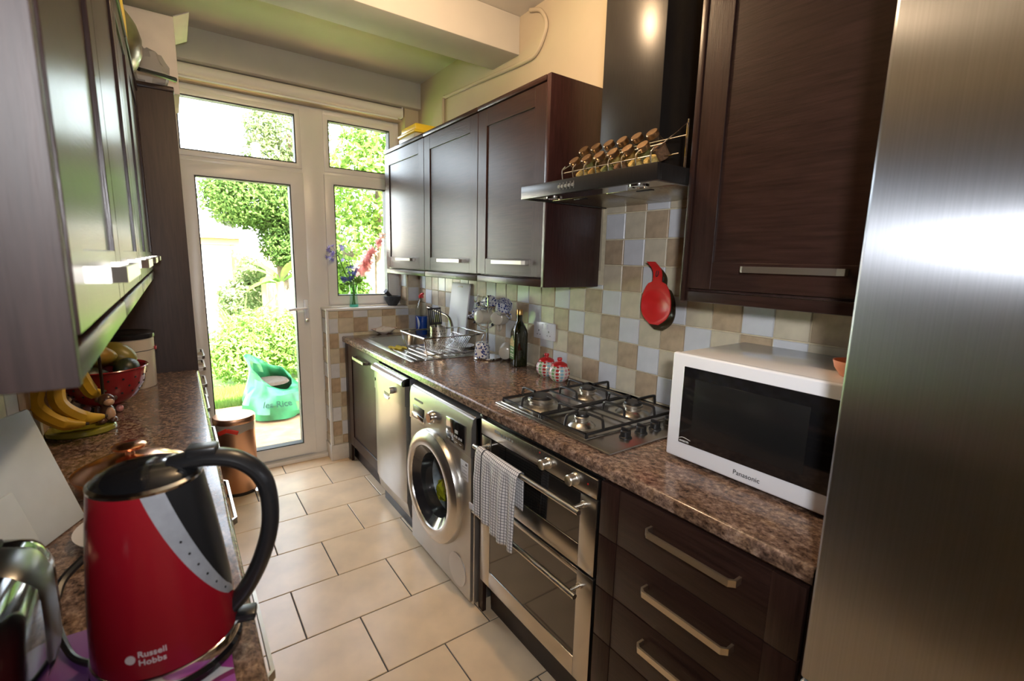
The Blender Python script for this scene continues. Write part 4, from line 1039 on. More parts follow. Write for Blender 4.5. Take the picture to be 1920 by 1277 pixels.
# spotted sugar jars
def sugar(label, x, y):
    t = thing('sugar_pot', label, 'pot', (x, y, .9035), group='spotted pots by the hob')
    b = NB(); lathe(b, [(0, 0), (.028, 0), (.042, .012), (.051, .034), (.049, .055), (.038, .072), (.034, .074), (.034, .070), (0, .070)], n=32); obj('pot_body', b, sugar_m, t, local=True)
    b = NB(); lathe(b, [(.038, .073), (.036, .080), (.022, .088), (.010, .091), (.009, .096), (.013, .102), (.011, .110), (0, .112)], n=24); obj('lid', b, red_sil, t, local=True)
sugar('spotted pottery sugar pot with red lid, the one nearer the oil bottle', 1.452, 1.742); sugar('spotted pottery sugar pot with red lid, the one nearer the hob', 1.440, 1.632)

# tea towel on the oven rail
b = NB(); NU, NV = 40, 46; uvl = b.loops.layers.uv.new('UVMap')
rx, rz_, rr_ = OX-.046, .757, .0125
def tw(u, v):
    L1 = .13; L2 = PI*rr_; L3 = .265-.03*(1-u)+.02*math.sin(u*2.4)
    s_ = v*(L1+L2+L3)
    y = 1.428-.262*u
    if s_ < L1: x, z = rx+rr_, rz_-(L1-s_); d = (L1-s_)
    elif s_ < L1+L2: a = (s_-L1)/rr_; x, z = rx+rr_*math.cos(a), rz_+rr_*math.sin(a); d = 0
    else: d = s_-L1-L2; x, z = rx-rr_, rz_-d
    if s_ > L1+L2: x += -.010*min(1, d/.1)*(.6+.5*math.sin(u*13))-.006*math.sin(u*29)*min(1, d/.1)-.004; y -= .03*(d/.26)*(u-.3)*-.5
    return Vector((x, y, z))
G = [[b.verts.new(tw(i/NU, j/NV)) for j in range(NV+1)] for i in range(NU+1)]
for i in range(NU):
    for j in range(NV):
        f = b.faces.new((G[i][j], G[i][j+1], G[i+1][j+1], G[i+1][j]))
        for lp, (a, c) in zip(f.loops, ((i, j), (i, j+1), (i+1, j+1), (i+1, j))): lp[uvl].uv = (a/NU, c/NV)
tt = thing('tea_towel', 'white and black checked tea towel hanging on the oven rail', 'towel', (rx, 1.3, .55))
o = obj('cloth', b, towel_m, tt, angle=80); md = o.modifiers.new('thickness', 'SOLIDIFY'); md.thickness = .003; md.offset = 0
b = NB(); rbox(b, rx-.030, rx-.026, 1.425, 1.450, .520, .545, .001); obj('sewn_tag', b, pbr('grey_tag', (.6, .58, .62), .8), tt)

# ---------------------------------------------------------------- window sill things
vz = 1.1005
va = thing('flower_vase', 'small turquoise-tinted glass vase on the window sill', 'vase', (1.043, 3.432, vz))
b = NB(); lathe(b, [(.030, .004), (.031, .02), (.026, .07), (.024, .11), (.030, .155)], (1.043, 3.432, vz), 28); obj('vase_glass', b, glass('aqua_glass', (.80, .95, .90), 0, 1.4), va)
b = NB(); lathe(b, [(0, 0), (.030, 0), (.0315, .006), (.030, .018), (0, .019)], (1.043, 3.432, vz), 28); obj('vase_foot', b, pbr('turquoise_glass', (.10, .62, .52), .1, coat=.5), va)
stem_m = pbr('flower_stem', (.10, .22, .05), .6); leaf_g = pbr('flower_leaf', (.14, .30, .04), .5)
fl_b = leafmat('agapanthus_blue', (.34, .30, .72), (.5, .46, .82)); fl_d = leafmat('delphinium_dark_blue', (.07, .08, .30), (.16, .16, .42), .3); fl_p = leafmat('gladiolus_pink', (.90, .48, .50), (.95, .70, .66), .62); fl_w = pbr('seedhead_white', (.70, .74, .62), .8)
def floret(bm, c, d, r, n=6, cup=.5):
    """an open flower of n petals around direction d"""
    d = Vector(d).normalized(); u, v = frame_axes(d); c = Vector(c)
    for k in range(n):
        a = 2*PI*k/n; e1 = u*math.cos(a)+v*math.sin(a); s1 = d.cross(e1)
        p = [c, c+e1*r*.45+s1*r*.28+d*r*cup*.6, c+e1*r+d*r*cup, c+e1*r*.45-s1*r*.28+d*r*cup*.6]
        bm.faces.new([bm.verts.new(q) for q in p])
    return bm
V0 = Vector((1.043, 3.432, vz))
rn = random.Random(11)
# agapanthus
ag = thing('agapanthus_flower', 'pale blue agapanthus stem leaning towards the door in the vase', 'flower', V0)
hd_ = Vector((.935, 3.40, 1.462))
b = NB(); tube(b, smooth_pts([V0+Vector((.008, 0, .02)), V0+Vector((-.01, 0, .14)), Vector((.985, 3.415, 1.34)), hd_], 6), .0032, 6); obj('stem', b, stem_m, ag)
b = NB(); c_ = NB()
for k in range(16):
    d = Vector((rn.uniform(-1.1, .45), rn.uniform(-.8, .6), rn.uniform(-.25, .8))).normalized(); e_ = hd_+d*rn.uniform(.045, .085)
    tube(b, [hd_, e_], .0011, 4); floret(c_, e_, d, .020, 6, .9)
obj('flower_stalks', b, stem_m, ag)['kind'] = 'stuff'; obj('petals', c_, fl_b, ag, smooth=False, recalc=False)['kind'] = 'stuff'
# dark blue flowers
dk_ = thing('cornflower', 'dark blue flower cluster just above the vase mouth', 'flower', V0)
b = NB(); tube(b, smooth_pts([V0+Vector((-.006, .004, .02)), V0+Vector((.0, 0, .15)), Vector((1.030, 3.41, 1.36))], 6), .003, 6); tube(b, smooth_pts([V0+Vector((.0, 0, .15)), Vector((1.00, 3.40, 1.30)), Vector((.985, 3.39, 1.32))], 4), .0025, 6); obj('stem', b, stem_m, dk_)
b = NB()
for k in range(26):
    c_ = Vector((1.030, 3.405, 1.355)) if k % 2 else Vector((.988, 3.392, 1.315))
    d = Vector((rn.uniform(-1, 1), rn.uniform(-1, .5), rn.uniform(-.6, 1))).normalized(); floret(b, c_+d*rn.uniform(.015, .045), d, .020, 5, .4)
obj('petals', b, fl_d, dk_, smooth=False, recalc=False)['kind'] = 'stuff'
b = NB()
for k in range(12):
    d = Vector((rn.uniform(-1, 1), rn.uniform(-1, 1), rn.uniform(-.2, 1))).normalized(); c_ = Vector((1.038, 3.42, 1.27))+d*.02
    floret(b, c_, d, .045, 2, .8)
obj('leaves', b, leaf_g, dk_, smooth=False, recalc=False)['kind'] = 'stuff'
# gladiolus
gd = thing('gladiolus_flower', 'tall pink gladiolus spike leaning towards the wall cabinet', 'flower', V0)
P = smooth_pts([V0+Vector((-.010, 0, .02)), V0+Vector((.02, 0, .15)), Vector((1.10, 3.42, 1.36)), Vector((1.17, 3.405, 1.48)), Vector((1.255, 3.39, 1.615))], 8)
b = NB(); tube(b, P, .0036, 6); obj('stem', b, stem_m, gd)
for k in range(20):
    q = P[16+int(k*.80)]; d = Vector((rn.uniform(-1, .7), rn.uniform(-1, -.1), rn.uniform(-.1, .8))).normalized(); b = NB()
    floret(b, q+d*.008, d, .062-.0017*k, 6, .55); obj('bloom', b, fl_p, gd, smooth=False, recalc=False)
# white seed heads
wd_ = thing('wild_carrot_flower', 'white feathery flower head in the middle of the vase', 'flower', V0)
hd_ = Vector((1.015, 3.43, 1.455))
b = NB(); tube(b, smooth_pts([V0+Vector((.004, .006, .02)), V0+Vector((.004, .004, .16)), hd_], 6), .0026, 6); obj('stem', b, stem_m, wd_)
b = NB()
for k in range(40):
    d = Vector((rn.uniform(-1, 1), rn.uniform(-1, 1), rn.uniform(-.1, .7))).normalized(); floret(b, hd_+d*rn.uniform(.03, .075), d, .013, 5, .2)
obj('petals', b, fl_w, wd_, smooth=False, recalc=False)['kind'] = 'stuff'
stone = pbr('dark_granite_stone', (.035, .037, .042), .55, var=.3, vs=60, bump=.2)
b = NB(); lathe(b, [(0, 0), (.034, 0), (.036, .008), (.040, .014), (.058, .045), (.062, .070), (.056, .072), (.046, .045), (.02, .026), (0, .024)], (1.330, 3.425, 1.1005), 30)
tag(obj('mortar', b, stone), 'dark stone mortar on the window sill', 'mortar')
b = NB(); tube(b, [(1.340, 3.425, 1.137), (1.32, 3.42, 1.165), (1.29, 3.41, 1.190), (1.266, 3.40, 1.212)], [.014, .012, .014, .019], 12); tag(obj('pestle', b, stone), 'dark stone pestle resting in the mortar', 'pestle')

# ---------------------------------------------------------------- tops of the wall cabinets
yb = thing('food_box', 'plastic food box with yellow lid on the wall cabinet top', 'box', (1.35, 2.95, 2.1565))
b = NB(); rbox(b, 1.245, 1.44, 2.80, 3.05, 2.157, 2.205, .012, 3); obj('tub', b, frost_pl, yb)
b = NB(); rbox(b, 1.24, 1.445, 2.795, 3.055, 2.2055, 2.222, .005, 2); obj('lid', b, yellow_pl, yb)
b = NB(); rbox(b, 1.26, 1.43, 2.82, 3.04, 2.2225, 2.262, .006, 2); obj('inner_tray', b, yellow_pl, yb)
wk = thing('wok', 'upturned steel wok with dark handle on the wall cabinet tops', 'wok', (-.13, 2.36, 2.1505))
WX_ = Matrix.Translation((-.115, 2.42, 2.292)) @ Matrix.Rotation(-.35, 4, 'Z') @ Matrix.Rotation(1.0, 4, 'Y')
b = NB(); lathe(b, [(.157, -.07), (.160, -.066), (.152, -.035), (.128, .005), (.088, .040), (.045, .058), (0, .062)], (0, 0, 0), 40, WX_); obj('bowl', b, pbr('worn_steel', (.42, .38, .30), .28, 1.0, var=.3, vs=9), wk)
b = NB(); tube(b, [WX_ @ Vector((.159*math.cos(a), .159*math.sin(a), -.068)) for a in [2*PI*k/40 for k in range(40)]], .0035, 6, closed=True); obj('rim', b, black_pl, wk)
b = NB(); tube(b, [(-.05, 2.50, 2.165), (.03, 2.60, 2.185), (.07, 2.66, 2.195)], [.008, .009, .011], 8); obj('handle', b, black_pl, wk)
b = NB(); rbox(b, XL+.02, .085, 2.80, 3.16, 2.30, 2.52, .004, mtx=None); box(b, XL+.015, .10, 2.79, 3.17, 2.485, 2.527)
b.free()
cbx = thing('cardboard_box', 'pale cardboard box on top of the tall unit', 'box', (-.12, 2.98, 2.172))
b = NB(); rbox(b, XL+.02, .088, 2.80, 3.17, 2.1725, 2.50, .004); obj('carton', b, plaster_box, cbx)
b = NB(); prism(b, [(.088, 2.50), (.150, 2.535), (.150, 2.539), (.088, 2.504)], 'y', 2.80, 3.17); obj('flap', b, plaster_box, cbx)
pb = NB(); ball(pb, (0, 0, 0), 1, 18, 12); rn2 = random.Random(5)
for v in pb.verts:
    p = v.co; s_ = 1+.14*math.sin(7*p.x+3*p.z)*math.sin(6*p.y+2)+rn2.uniform(-.06, .06); v.co = Vector((p.x*.085*s_, p.y*.042*s_, max(-.058, p.z*.095*s_)))
bmesh.ops.translate(pb, verts=pb.verts[:], vec=(-.035, 2.742, 2.2315))
tag(obj('plastic_bag', pb, pbr('clear_crinkled_plastic', (.62, .60, .58), .22, trans=.5), angle=18), 'crinkled clear plastic bag on the tall unit edge', 'bag')
b = NB(); rbox(b, -.10, -.066, 1.66, 2.22, 2.1515, 2.250, .003); tag(obj('yellow_tray', b, yellow_pl), 'yellow tray edge standing on the wall cabinet tops', 'tray')

# ---------------------------------------------------------------- kettle counter
zt = .9035
b = NB(); rbox(b, -.195, .030, -.16, .155, 0, .005, .002)
pm = tag(obj('place_mat', b, placemat_m), 'purple and white ring-print mat under the kettle', 'mat'); pm.location = (-.005, .70, zt); 
me_ = pm.data
KX, KY, KZ = -.043, .735, zt+.0055
kt = thing('kettle', 'red electric kettle with black handle on the counter', 'kettle', (KX, KY, KZ), (0, 0, math.radians(-14)))
b = NB(); lathe(b, [(0, 0), (.082, 0), (.086, .004), (.086, .012), (.080, .018), (0, .018)], n=48); kb = obj('power_base', b, black_gl, kt, local=True)
b = NB(); lathe(b, [(.0845, .020), (.0855, .024), (.084, .034), (.080, .036), (0, .036)], n=48); obj('chrome_ring', b, chrome, kt, local=True)
HK = .225
def kr(z):     # body radius at height z (from .034)
    q = z/HK; return .0825-.012*q-.010*q*q
def kcenter(z): return -.006*(z/HK)
def klook(z, a): r = kr(z); return Vector((kcenter(z)+r*math.cos(a), r*math.sin(a), .036+z))
def ksurf(bm, fa, fb, z0, z1, nz=24, na=14):
    for s_ in (1, -1):
        G = []
        for i in range(nz+1):
            z = z0+(z1-z0)*i/nz; a0, a1 = fa(z), fb(z)
            G.append([bm.verts.new(klook(z, s_*(a0+(a1-a0)*j/na))) for j in range(na+1)])
        for i in range(nz):
            for j in range(na):
                q = (G[i][j], G[i][j+1], G[i+1][j+1], G[i+1][j])
                try: bm.faces.new(q if s_ > 0 else q[::-1])
                except ValueError: pass
    bmesh.ops.remove_doubles(bm, verts=bm.verts[:], dist=1e-5)
    return bm
def f_black(z): q = max(0, (z/HK-.24)/.76); return 1.02*q**.62
def f_win(z): q = max(0, (z/HK-.185)/.815); return 1.42*q**.58
topz = lambda: HK
b = NB(); ksurf(b, f_win, lambda z: PI, 0, HK, 28, 22); kbody = obj('body', b, red_gl, kt, local=True, recalc=True)
b = NB(); ksurf(b, f_black, f_win, HK*.185, HK, 26, 8); obj('water_window', b, grey_win, kt, local=True)
b = NB(); ksurf(b, lambda z: 0, f_black, HK*.24, HK, 26, 8); obj('handle_panel', b, black_pl, kt, local=True)
b = NB()
for i in range(6):
    z = HK*(.27+.085*i); a = -(f_black(z)+(f_win(z)-f_black(z))*.5); p = klook(z, a); n_ = Vector((math.cos(a), math.sin(a), 0)); u = Vector((-math.sin(a), math.cos(a), 0))
    cyl(b, p-n_*.001, p+n_*.0006, .0016, n=8)
obj('level_mark', b, black_pl, kt, local=True)
b = NB(); r = kr(HK); lathe(b, [(r+.0005, HK+.034), (r+.001, HK+.0375), (r-.003, HK+.0405)], (kcenter(HK), 0, 0), 48); obj('rim', b, chrome, kt, local=True)
b = NB(); lathe(b, [(r-.002, HK+.039), (r-.008, HK+.046), (r-.025, HK+.053), (r-.045, HK+.0555), (0, HK+.0565)], (kcenter(HK), 0, 0), 48); lid = obj('lid', b, black_gl, kt, local=True)
b = NB()
P = smooth_pts([(.020, 0, HK+.048), (.060, 0, HK+.054), (.100, 0, HK+.044), (.128, 0, HK+.010), (.132, 0, HK-.050), (.118, 0, HK-.105), (.095, 0, HK-.150), (.072, 0, HK-.175)], 6)
t = NB(); N_ = len(P); rad = [.013]*N_
rings = []
for i, p in enumerate(P):
    d = (P[min(i+1, N_-1)]-P[max(i-1, 0)]).normalized(); n_ = Vector((d.z, 0, -d.x)); wv = .021-.006*abs(i/N_-.25)
    rings.append([t.verts.new(p+n_*(.0115*math.cos(2*PI*k/14))+Vector((0, 1, 0))*(wv*math.sin(2*PI*k/14)*.85)) for k in range(14)])
for A, B in zip(rings, rings[1:]):
    for k in range(14): t.faces.new((A[k], A[(k+1)%14], B[(k+1)%14], B[k]))
t.faces.new(rings[0]); t.faces.new(rings[-1][::-1]); obj('handle', t, black_pl, kt, local=True)
b = NB(); rbox(b, .040, .075, -.014, .014, HK+.060, HK+.071, .003); obj('lid_release', b, black_pl, kt, local=True)
b = NB(); rbox(b, .076, .106, -.013, .013, .030, .042, .003); obj('switch', b, black_pl, kt, local=True)
# lettering wrapped round the body
t = text_bm('Russell\nHobbs', .0105, .0004, .0001)
A0 = math.radians(-88+14-22)
for v in t.verts:
    z = .030+v.co.y; a = A0+v.co.x/.08; p = klook(z, a); n_ = Vector((math.cos(a), math.sin(a), 0)); v.co = p+n_*(.0006+v.co.z)
lt_m = pbr('silver_print', (.62, .55, .56), .4); obj('lettering', t, lt_m, kt, local=True, smooth=False)
t = NB(); a = A0-.10; p = klook(.0275, a); n_ = Vector((math.cos(a), math.sin(a), 0)); cyl(t, p-n_*.001, p+n_*.0008, .0055, n=20); obj('emblem', t, lt_m, kt, local=True)
# kettle lead
b = NB(); tube(b, smooth_pts([(-.128, .76, zt+.012), (-.155, .80, zt+.010), (-.178, .87, zt+.025), (-.180, .93, zt+.045), (-.155, .965, zt+.060)], 6)+[], [.0045]*8+[.005]*8+[.0065]*9, 8)
tag(obj('power_lead', b, black_pl), 'black power lead looping between toaster and kettle', 'cable')
# toaster
to = thing('toaster', 'black and steel toaster at the near end of the counter', 'toaster', (-.25, .68, zt))
b = NB(); rbox(b, -.335, -.160, .50, .860, zt+.012, zt+.185, .045, 5); obj('shell', b, black_gl, to)
b = NB(); rbox(b, -.338, -.157, .700, .835, zt+.010, zt+.1885, .047, 5); obj('steel_band', b, pbr('dark_toaster_steel', (.16, .16, .16), .3, 1.0), to)
for x in (-.285, -.215):
    b = NB(); rbox(b, x-.012, x+.012, .53, .82, zt+.180, zt+.190, .003); obj('slot', b, rubber, to)
b = NB(); rbox(b, -.26, -.23, .859, .880, zt+.11, zt+.125, .004); obj('lever', b, black_pl, to)
for x in (-.30, -.19):
    for y in (.56, .80):
        b = NB(); cyl(b, (x, y, zt), (x, y, zt+.014), .01, n=10); obj('foot', b, black_pl, to)
# boards leaning on the left wall
wb = pbr('pale_blue_white_board', (.62, .69, .73), .5, var=.04, vs=20)
X = Matrix.Translation((-.190, 1.262, zt+.0012)) @ Matrix.Rotation(-.436, 4, 'Z') @ Matrix.Rotation(-.30, 4, 'Y')
b = NB(); rbox(b, -.010, 0, -.34, 0, 0, .250, .004, 2, mtx=X); tag(obj('chopping_board', b, wb), 'pale chopping board leaning by the counter wall, the taller rear one', 'board')
X = Matrix.Translation((-.176, 1.254, zt+.0012)) @ Matrix.Rotation(-.436, 4, 'Z') @ Matrix.Rotation(-.30, 4, 'Y')
b = NB(); rbox(b, -.009, 0, -.34, -.128, 0, .130, .004, 2, mtx=X); tag(obj('chopping_board', b, wb), 'shorter pale chopping board leaning in front of the taller one', 'board')
# white plate and copper pan
b = NB(); lathe(b, [(0, 0), (.055, 0), (.06, .004), (.092, .014), (.093, .017), (.06, .008), (0, .006)], (-.105, 1.155, zt), 40); tag(obj('plate', b, pbr('white_china', (.62, .60, .58), .2, coat=.3)), 'white plate behind the kettle', 'plate')
cp_ = thing('copper_pan', 'low pan with a domed copper lid on the counter', 'pan', (-.12, 1.40, zt))
b = NB(); lathe(b, [(0, 0), (.098, 0), (.104, .006), (.106, .038), (.103, .038), (.10, .008), (0, .006)], (-.12, 1.405, zt), 44); obj('pan_body', b, copper, cp_)
b = NB(); lathe(b, [(.111, .038), (.111, .0415), (.098, .044), (.080, .058), (.045, .069), (.012, .073), (0, .073)], (-.12, 1.405, zt), 44); ld = obj('lid', b, copper, cp_)
b = NB(); lathe(b, [(.010, .072), (.009, .080), (.018, .087), (.032, .089), (.034, .095), (.028, .099), (0, .100)], (-.12, 1.405, zt), 30); obj('knob', b, copper, ld)
# banana stand
bs_ = thing('banana_stand', 'green banana stand with a small brown monkey figure', 'stand', (-.265, 1.90, zt))
b = NB(); lathe(b, [(0, 0), (.078, 0), (.084, .005), (.083, .016), (.078, .020), (0, .020)], (-.268, 1.895, zt), 40, Matrix.Diagonal((1, .8, 1, 1))); obj('base', b, pbr('lime_green_glaze', (.24, .23, .02), .15, coat=.5), bs_)
b = NB(); tube(b, smooth_pts([(-.218, 1.93, zt+.02), (-.214, 1.94, zt+.13), (-.215, 1.94, zt+.26), (-.230, 1.93, zt+.305), (-.262, 1.90, zt+.310), (-.280, 1.88, zt+.285)], 6), .0045, 8); obj('hook', b, pbr('dark_brown_metal', (.05, .03, .02), .3, .6), bs_)
brown = pbr('brown_monkey_glaze', (.085, .035, .022), .3, coat=.3); tanm = pbr('tan_monkey_glaze', (.55, .33, .20), .3, coat=.3)
b = NB(); q = Vector((-.205, 1.905, zt+.02)); ball(b, q+Vector((0, 0, .028)), (.020, .020, .030)); ball(b, q+Vector((-.012, -.02, .01)), (.012, .016, .010)); ball(b, q+Vector((.014, -.014, .010)), (.011, .016, .010)); ball(b, q+Vector((-.022, -.004, .034)), (.009, .010, .022)); mk = obj('monkey_body', b, brown, bs_)
b = NB(); ball(b, q+Vector((.001, -.004, .072)), (.021, .020, .020)); ball(b, q+Vector((-.021, 0, .074)), (.007, .004, .008)); ball(b, q+Vector((.021, .003, .074)), (.007, .004, .008)); obj('monkey_head', b, brown, mk)
b = NB(); ball(b, q+Vector((.008, -.018, .067)), (.014, .012, .011)); obj('monkey_muzzle', b, tanm, mk)
b = NB(); ball(b, q+Vector((.008, -.013, .028)), (.013, .012, .022)); obj('monkey_belly', b, tanm, mk)
bn = pbr('banana_skin', (.62, .40, .03), .45, var=.25, vs=14); bt = pbr('banana_tip', (.05, .03, .015), .7)
top = Vector((-.280, 1.885, zt+.270))
for k, (lab, end, bulge_) in enumerate((('banana hanging nearest the tiled wall on the stand', (-.245, 1.80, zt+.052), (-.345, 1.80, zt+.13)),
                                        ('middle banana hanging on the stand', (-.205, 1.835, zt+.058), (-.300, 1.81, zt+.125)),
                                        ('banana hanging behind the monkey figure', (-.215, 1.965, zt+.105), (-.262, 1.945, zt+.165)))):
    P = smooth_pts([top+Vector((0, .006*k, 0)), top.lerp(Vector(bulge_), .45)+Vector((-.004, -.004, .01)), bulge_, Vector(bulge_).lerp(Vector(end), .55)+Vector((-.006, 0, -.022)), end], 6)
    n_ = len(P); rad = [max(.0055, .0205*min(1, (i/n_)*4.0)*min(1, ((n_-1-i)/n_)*3.5+.28)) for i in range(n_)]
    t = thing('banana', lab, 'banana', top, group='bananas on the stand')
    b = NB(); tube(b, P, rad, 7); obj('skin', b, bn, t, angle=50)
    b = NB(); cyl(b, P[-1], P[-1]+(P[-1]-P[-2]).normalized()*.007, .005, .004, 8); obj('tip', b, bt, t)
# colander with fruit
cl = thing('colander', 'red enamel colander holding fruit on the counter', 'colander', (-.20, 2.14, zt))
cx, cy = -.226, 2.13
b = NB(); lathe(b, [(0, .022), (.050, .024), (.085, .048), (.110, .095), (.121, .150), (.126, .154), (.124, .157), (.117, .151), (.106, .097), (.082, .052), (.05, .029), (0, .027)], (cx, cy, zt), 44); obj('bowl', b, red_en, cl)
for k in range(3):
    a = 2*PI*k/3-.9; b = NB(); ball(b, (cx+.056*math.cos(a), cy+.056*math.sin(a), zt+.012), (.012, .012, .013), 10, 8); obj('foot', b, pbr('foot_pink', (.5, .2, .18), .2), cl)
b = NB()
for ring, (r, z, dz) in enumerate(((.0995, .0745, .2), (.111, .0985, .1), (.117, .125, .1))):
    for k in range(18):
        a = 2*PI*(k+.5*(ring % 2))/18; d_ = Vector((math.cos(a), math.sin(a), -.25)).normalized(); p = Vector((cx+r*math.cos(a), cy+r*math.sin(a), zt+z)); cyl(b, p-d_*.0005, p+d_*.0014, .0034, n=8)
obj('drain_hole', b, rubber, cl)['kind'] = 'stuff'
def fruit(name, lab, c, r, m, rot=(0, 0, 0)):
    from mathutils import Euler
    b = NB(); ball(b, (0, 0, 0), (1, 1, 1), 20, 12)
    for v in b.verts: v.co = Vector((v.co.x*r[0], v.co.y*r[1]*(1-.18*v.co.x), v.co.z*r[2]*(1-.18*v.co.x)))
    b.transform(Matrix.Translation(c) @ Euler(rot).to_matrix().to_4x4())
    tag(obj(name, b, m), lab, name.replace('_', ' '), 'fruit in the red colander')
av = pbr('avocado_skin', (.022, .028, .012), .4, var=.4, vs=50, bump=.4, bs=80); mg = pbr('mango_skin', (.42, .24, .03), .35, col2=(.22, .20, .04), vs=14)
fruit('avocado', 'dark avocado at the front of the colander', (-.250, 2.055, zt+.135), (.052, .036, .036), av, (0, .1, .3))
fruit('avocado', 'dark avocado against the right rim of the colander', (-.158, 2.10, zt+.150), (.050, .036, .036), av, (0, -.1, 1.3))
fruit('mango', 'yellow mango on top of the colander fruit', (-.240, 2.115, zt+.195), (.058, .042, .040), mg, (0, .1, .1))
fruit('mango', 'greenish mango leaning at the back of the colander', (-.185, 2.175, zt+.185), (.060, .044, .042), pbr('green_mango', (.16, .15, .03), .35, col2=(.30, .22, .04), vs=10), (.2, .35, -.5))
fruit('avocado', 'dark avocado deep at the back of the colander', (-.268, 2.165, zt+.13), (.050, .036, .036), av, (0, 0, 2.0))
tn = thing('bread_tin', 'cream round tin with black lid behind the colander', 'tin', (-.19, 2.50, zt))
b = NB(); lathe(b, [(0, 0), (.090, 0), (.092, .003), (.096, .212), (.092, .212), (.088, .004), (0, .004)], (-.185, 2.47, zt), 44); obj('tin_body', b, cream_tin, tn)
b = NB(); lathe(b, [(.099, .205), (.101, .208), (.101, .224), (.096, .228), (.085, .229), (.078, .226), (0, .226)], (-.185, 2.47, zt), 44); obj('lid', b, pbr('charcoal_lid', (.05, .05, .055), .25, .7), tn)
b = NB(); lathe(b, [(.0955, .155), (.0965, .155), (.0965, .157), (.0955, .157)], (-.185, 2.47, zt), 44); obj('stripe', b, black_pl, tn)
b = NB(); rbox(b, -.092, -.083, 2.452, 2.49, zt+.150, zt+.165, .003); obj('side_clip', b, red_en, tn)
# pedal bin
bi = thing('pedal_bin', 'copper pedal bin standing beside the garden door', 'bin', (.235, 3.24, 0))
bx_, by_ = .232, 3.235
b = NB(); lathe(b, [(0, .012), (.106, .012), (.108, .016), (.108, .430), (.104, .430), (.102, .03), (0, .03)], (bx_, by_, 0), 48); obj('bin_body', b, copper_d, bi)
b = NB(); lathe(b, [(0, .0005), (.109, .0005), (.111, .004), (.111, .018), (.107, .020), (0, .020)], (bx_, by_, 0), 48); obj('base_ring', b, black_pl, bi)
b = NB(); lathe(b, [(.113, .452), (.115, .458), (.1145, .480), (.110, .487), (.09, .490), (0, .493)], (bx_, by_, 0), 48); obj('lid', b, copper_d, bi)
t = NB(); rn3 = random.Random(2); L0, L1_, L2_ = [], [], []
for k in range(48):
    a = 2*PI*k/48; w_ = .006*math.sin(5*a)+rn3.uniform(-.002, .002)
    L0.append((bx_+.1085*math.cos(a), by_+.1085*math.sin(a), .452)); L1_.append((bx_+(.1145+.3*w_)*math.cos(a), by_+(.1145+.3*w_)*math.sin(a), .438)); L2_.append((bx_+(.1105+.2*w_)*math.cos(a), by_+(.1105+.2*w_)*math.sin(a), .400+w_))
loft(t, [L0, L1_, L2_], False); obj('bin_liner', t, pbr('clear_liner', (.62, .55, .47), .3, trans=.4), bi)
b = NB()
for a0, da in ((-2.2, .0), (-1.75, 0)):
    p = Vector((bx_+.119*math.cos(a0), by_+.119*math.sin(a0), .418)); rbox(b, -.004, .004, -.030, .030, -.013, .013, .004, mtx=Matrix.Translation(p) @ Matrix.Rotation(a0, 4, 'Z') @ Matrix.Rotation(.45 if a0 < -2 else -.35, 4, 'X'))
obj('liner_tie', b, pbr('red_tie_plastic', (.75, .05, .03), .4), bi)
b = NB(); rbox(b, -.02, .02, -.035, .012, 0, .007, .002, mtx=Matrix.Translation((bx_+.085, by_-.105, .022)) @ Matrix.Rotation(.6, 4, 'Z') @ Matrix.Rotation(.35, 4, 'X')); obj('pedal', b, chrome, bi)

# ---------------------------------------------------------------- the garden
GZ = -.12
b = NB(); box(b, -9, 12, 3.78, 5.55, GZ-.2, GZ); struct('pavement', b, pbr('sandy_paving', (.36, .22, .11), .9, var=.3, vs=9, bump=.5, bs=40), 'sandy paving outside the garden door', 'pavement')
b = NB(); box(b, -12, 16, 5.55, 26, GZ-.25, GZ-.02); struct('lawn', b, pbr('lawn_green', (.10, .19, .035), .95, var=.5, vs=14, bump=.8, bs=60), 'green garden lawn beyond the paving', 'lawn')
def leaf_cloud(n, blobs, size, seed, flat=.3):
    """folded leaves scattered through ellipsoids (cx,cy,cz,rx,ry,rz)"""
    rg = random.Random(seed); V, F = [], []
    tot = sum(b_[3]*b_[4]+b_[4]*b_[5]+b_[3]*b_[5] for b_ in blobs)
    for b_ in blobs:
        k = int(n*(b_[3]*b_[4]+b_[4]*b_[5]+b_[3]*b_[5])/tot)
        for _ in range(k):
            d = Vector((rg.gauss(0, 1), rg.gauss(0, 1), rg.gauss(0, 1))).normalized(); q = rg.uniform(.45, 1.05)**.6
            c = Vector((b_[0]+d.x*b_[3]*q, b_[1]+d.y*b_[4]*q, b_[2]+d.z*b_[5]*q))
            if c.z < GZ+.02: continue
            nn = (d+Vector((rg.uniform(-1, 1), rg.uniform(-1, 1), rg.uniform(-.6, 1.2)))).normalized(); u, v = frame_axes(nn)
            a = rg.uniform(0, 2*PI); e = u*math.cos(a)+v*math.sin(a); f = nn.cross(e); s_ = size*rg.uniform(.6, 1.3); i = len(V)
            V += [c-e*s_, c+f*s_*.45-nn*s_*flat*.5, c+e*s_, c-f*s_*.45-nn*s_*flat*.5]; F += [(i, i+1, i+2), (i, i+2, i+3)]
    return V, F
def plant(name, label, cat, blobs, n, size, m, seed, trunk=None, bark=None, group=None):
    t = thing(name, label, cat, (blobs[0][0], blobs[0][1], GZ), group=group)
    V, F = leaf_cloud(n, blobs, size, seed); o = ORG[t]
    me = bpy.data.meshes.new('foliage'); me.from_pydata([tuple(v-o) for v in V], [], F); me.materials.append(m)
    f = bpy.data.objects.new('foliage', me); C.objects.link(f); f.parent = t; f['kind'] = 'stuff'; ORG[f] = o.copy()
    if trunk:
        b = NB()
        for P, r in trunk: tube(b, smooth_pts(P, 4), r, 8)
        obj('trunk', b, bark, t)
    return t
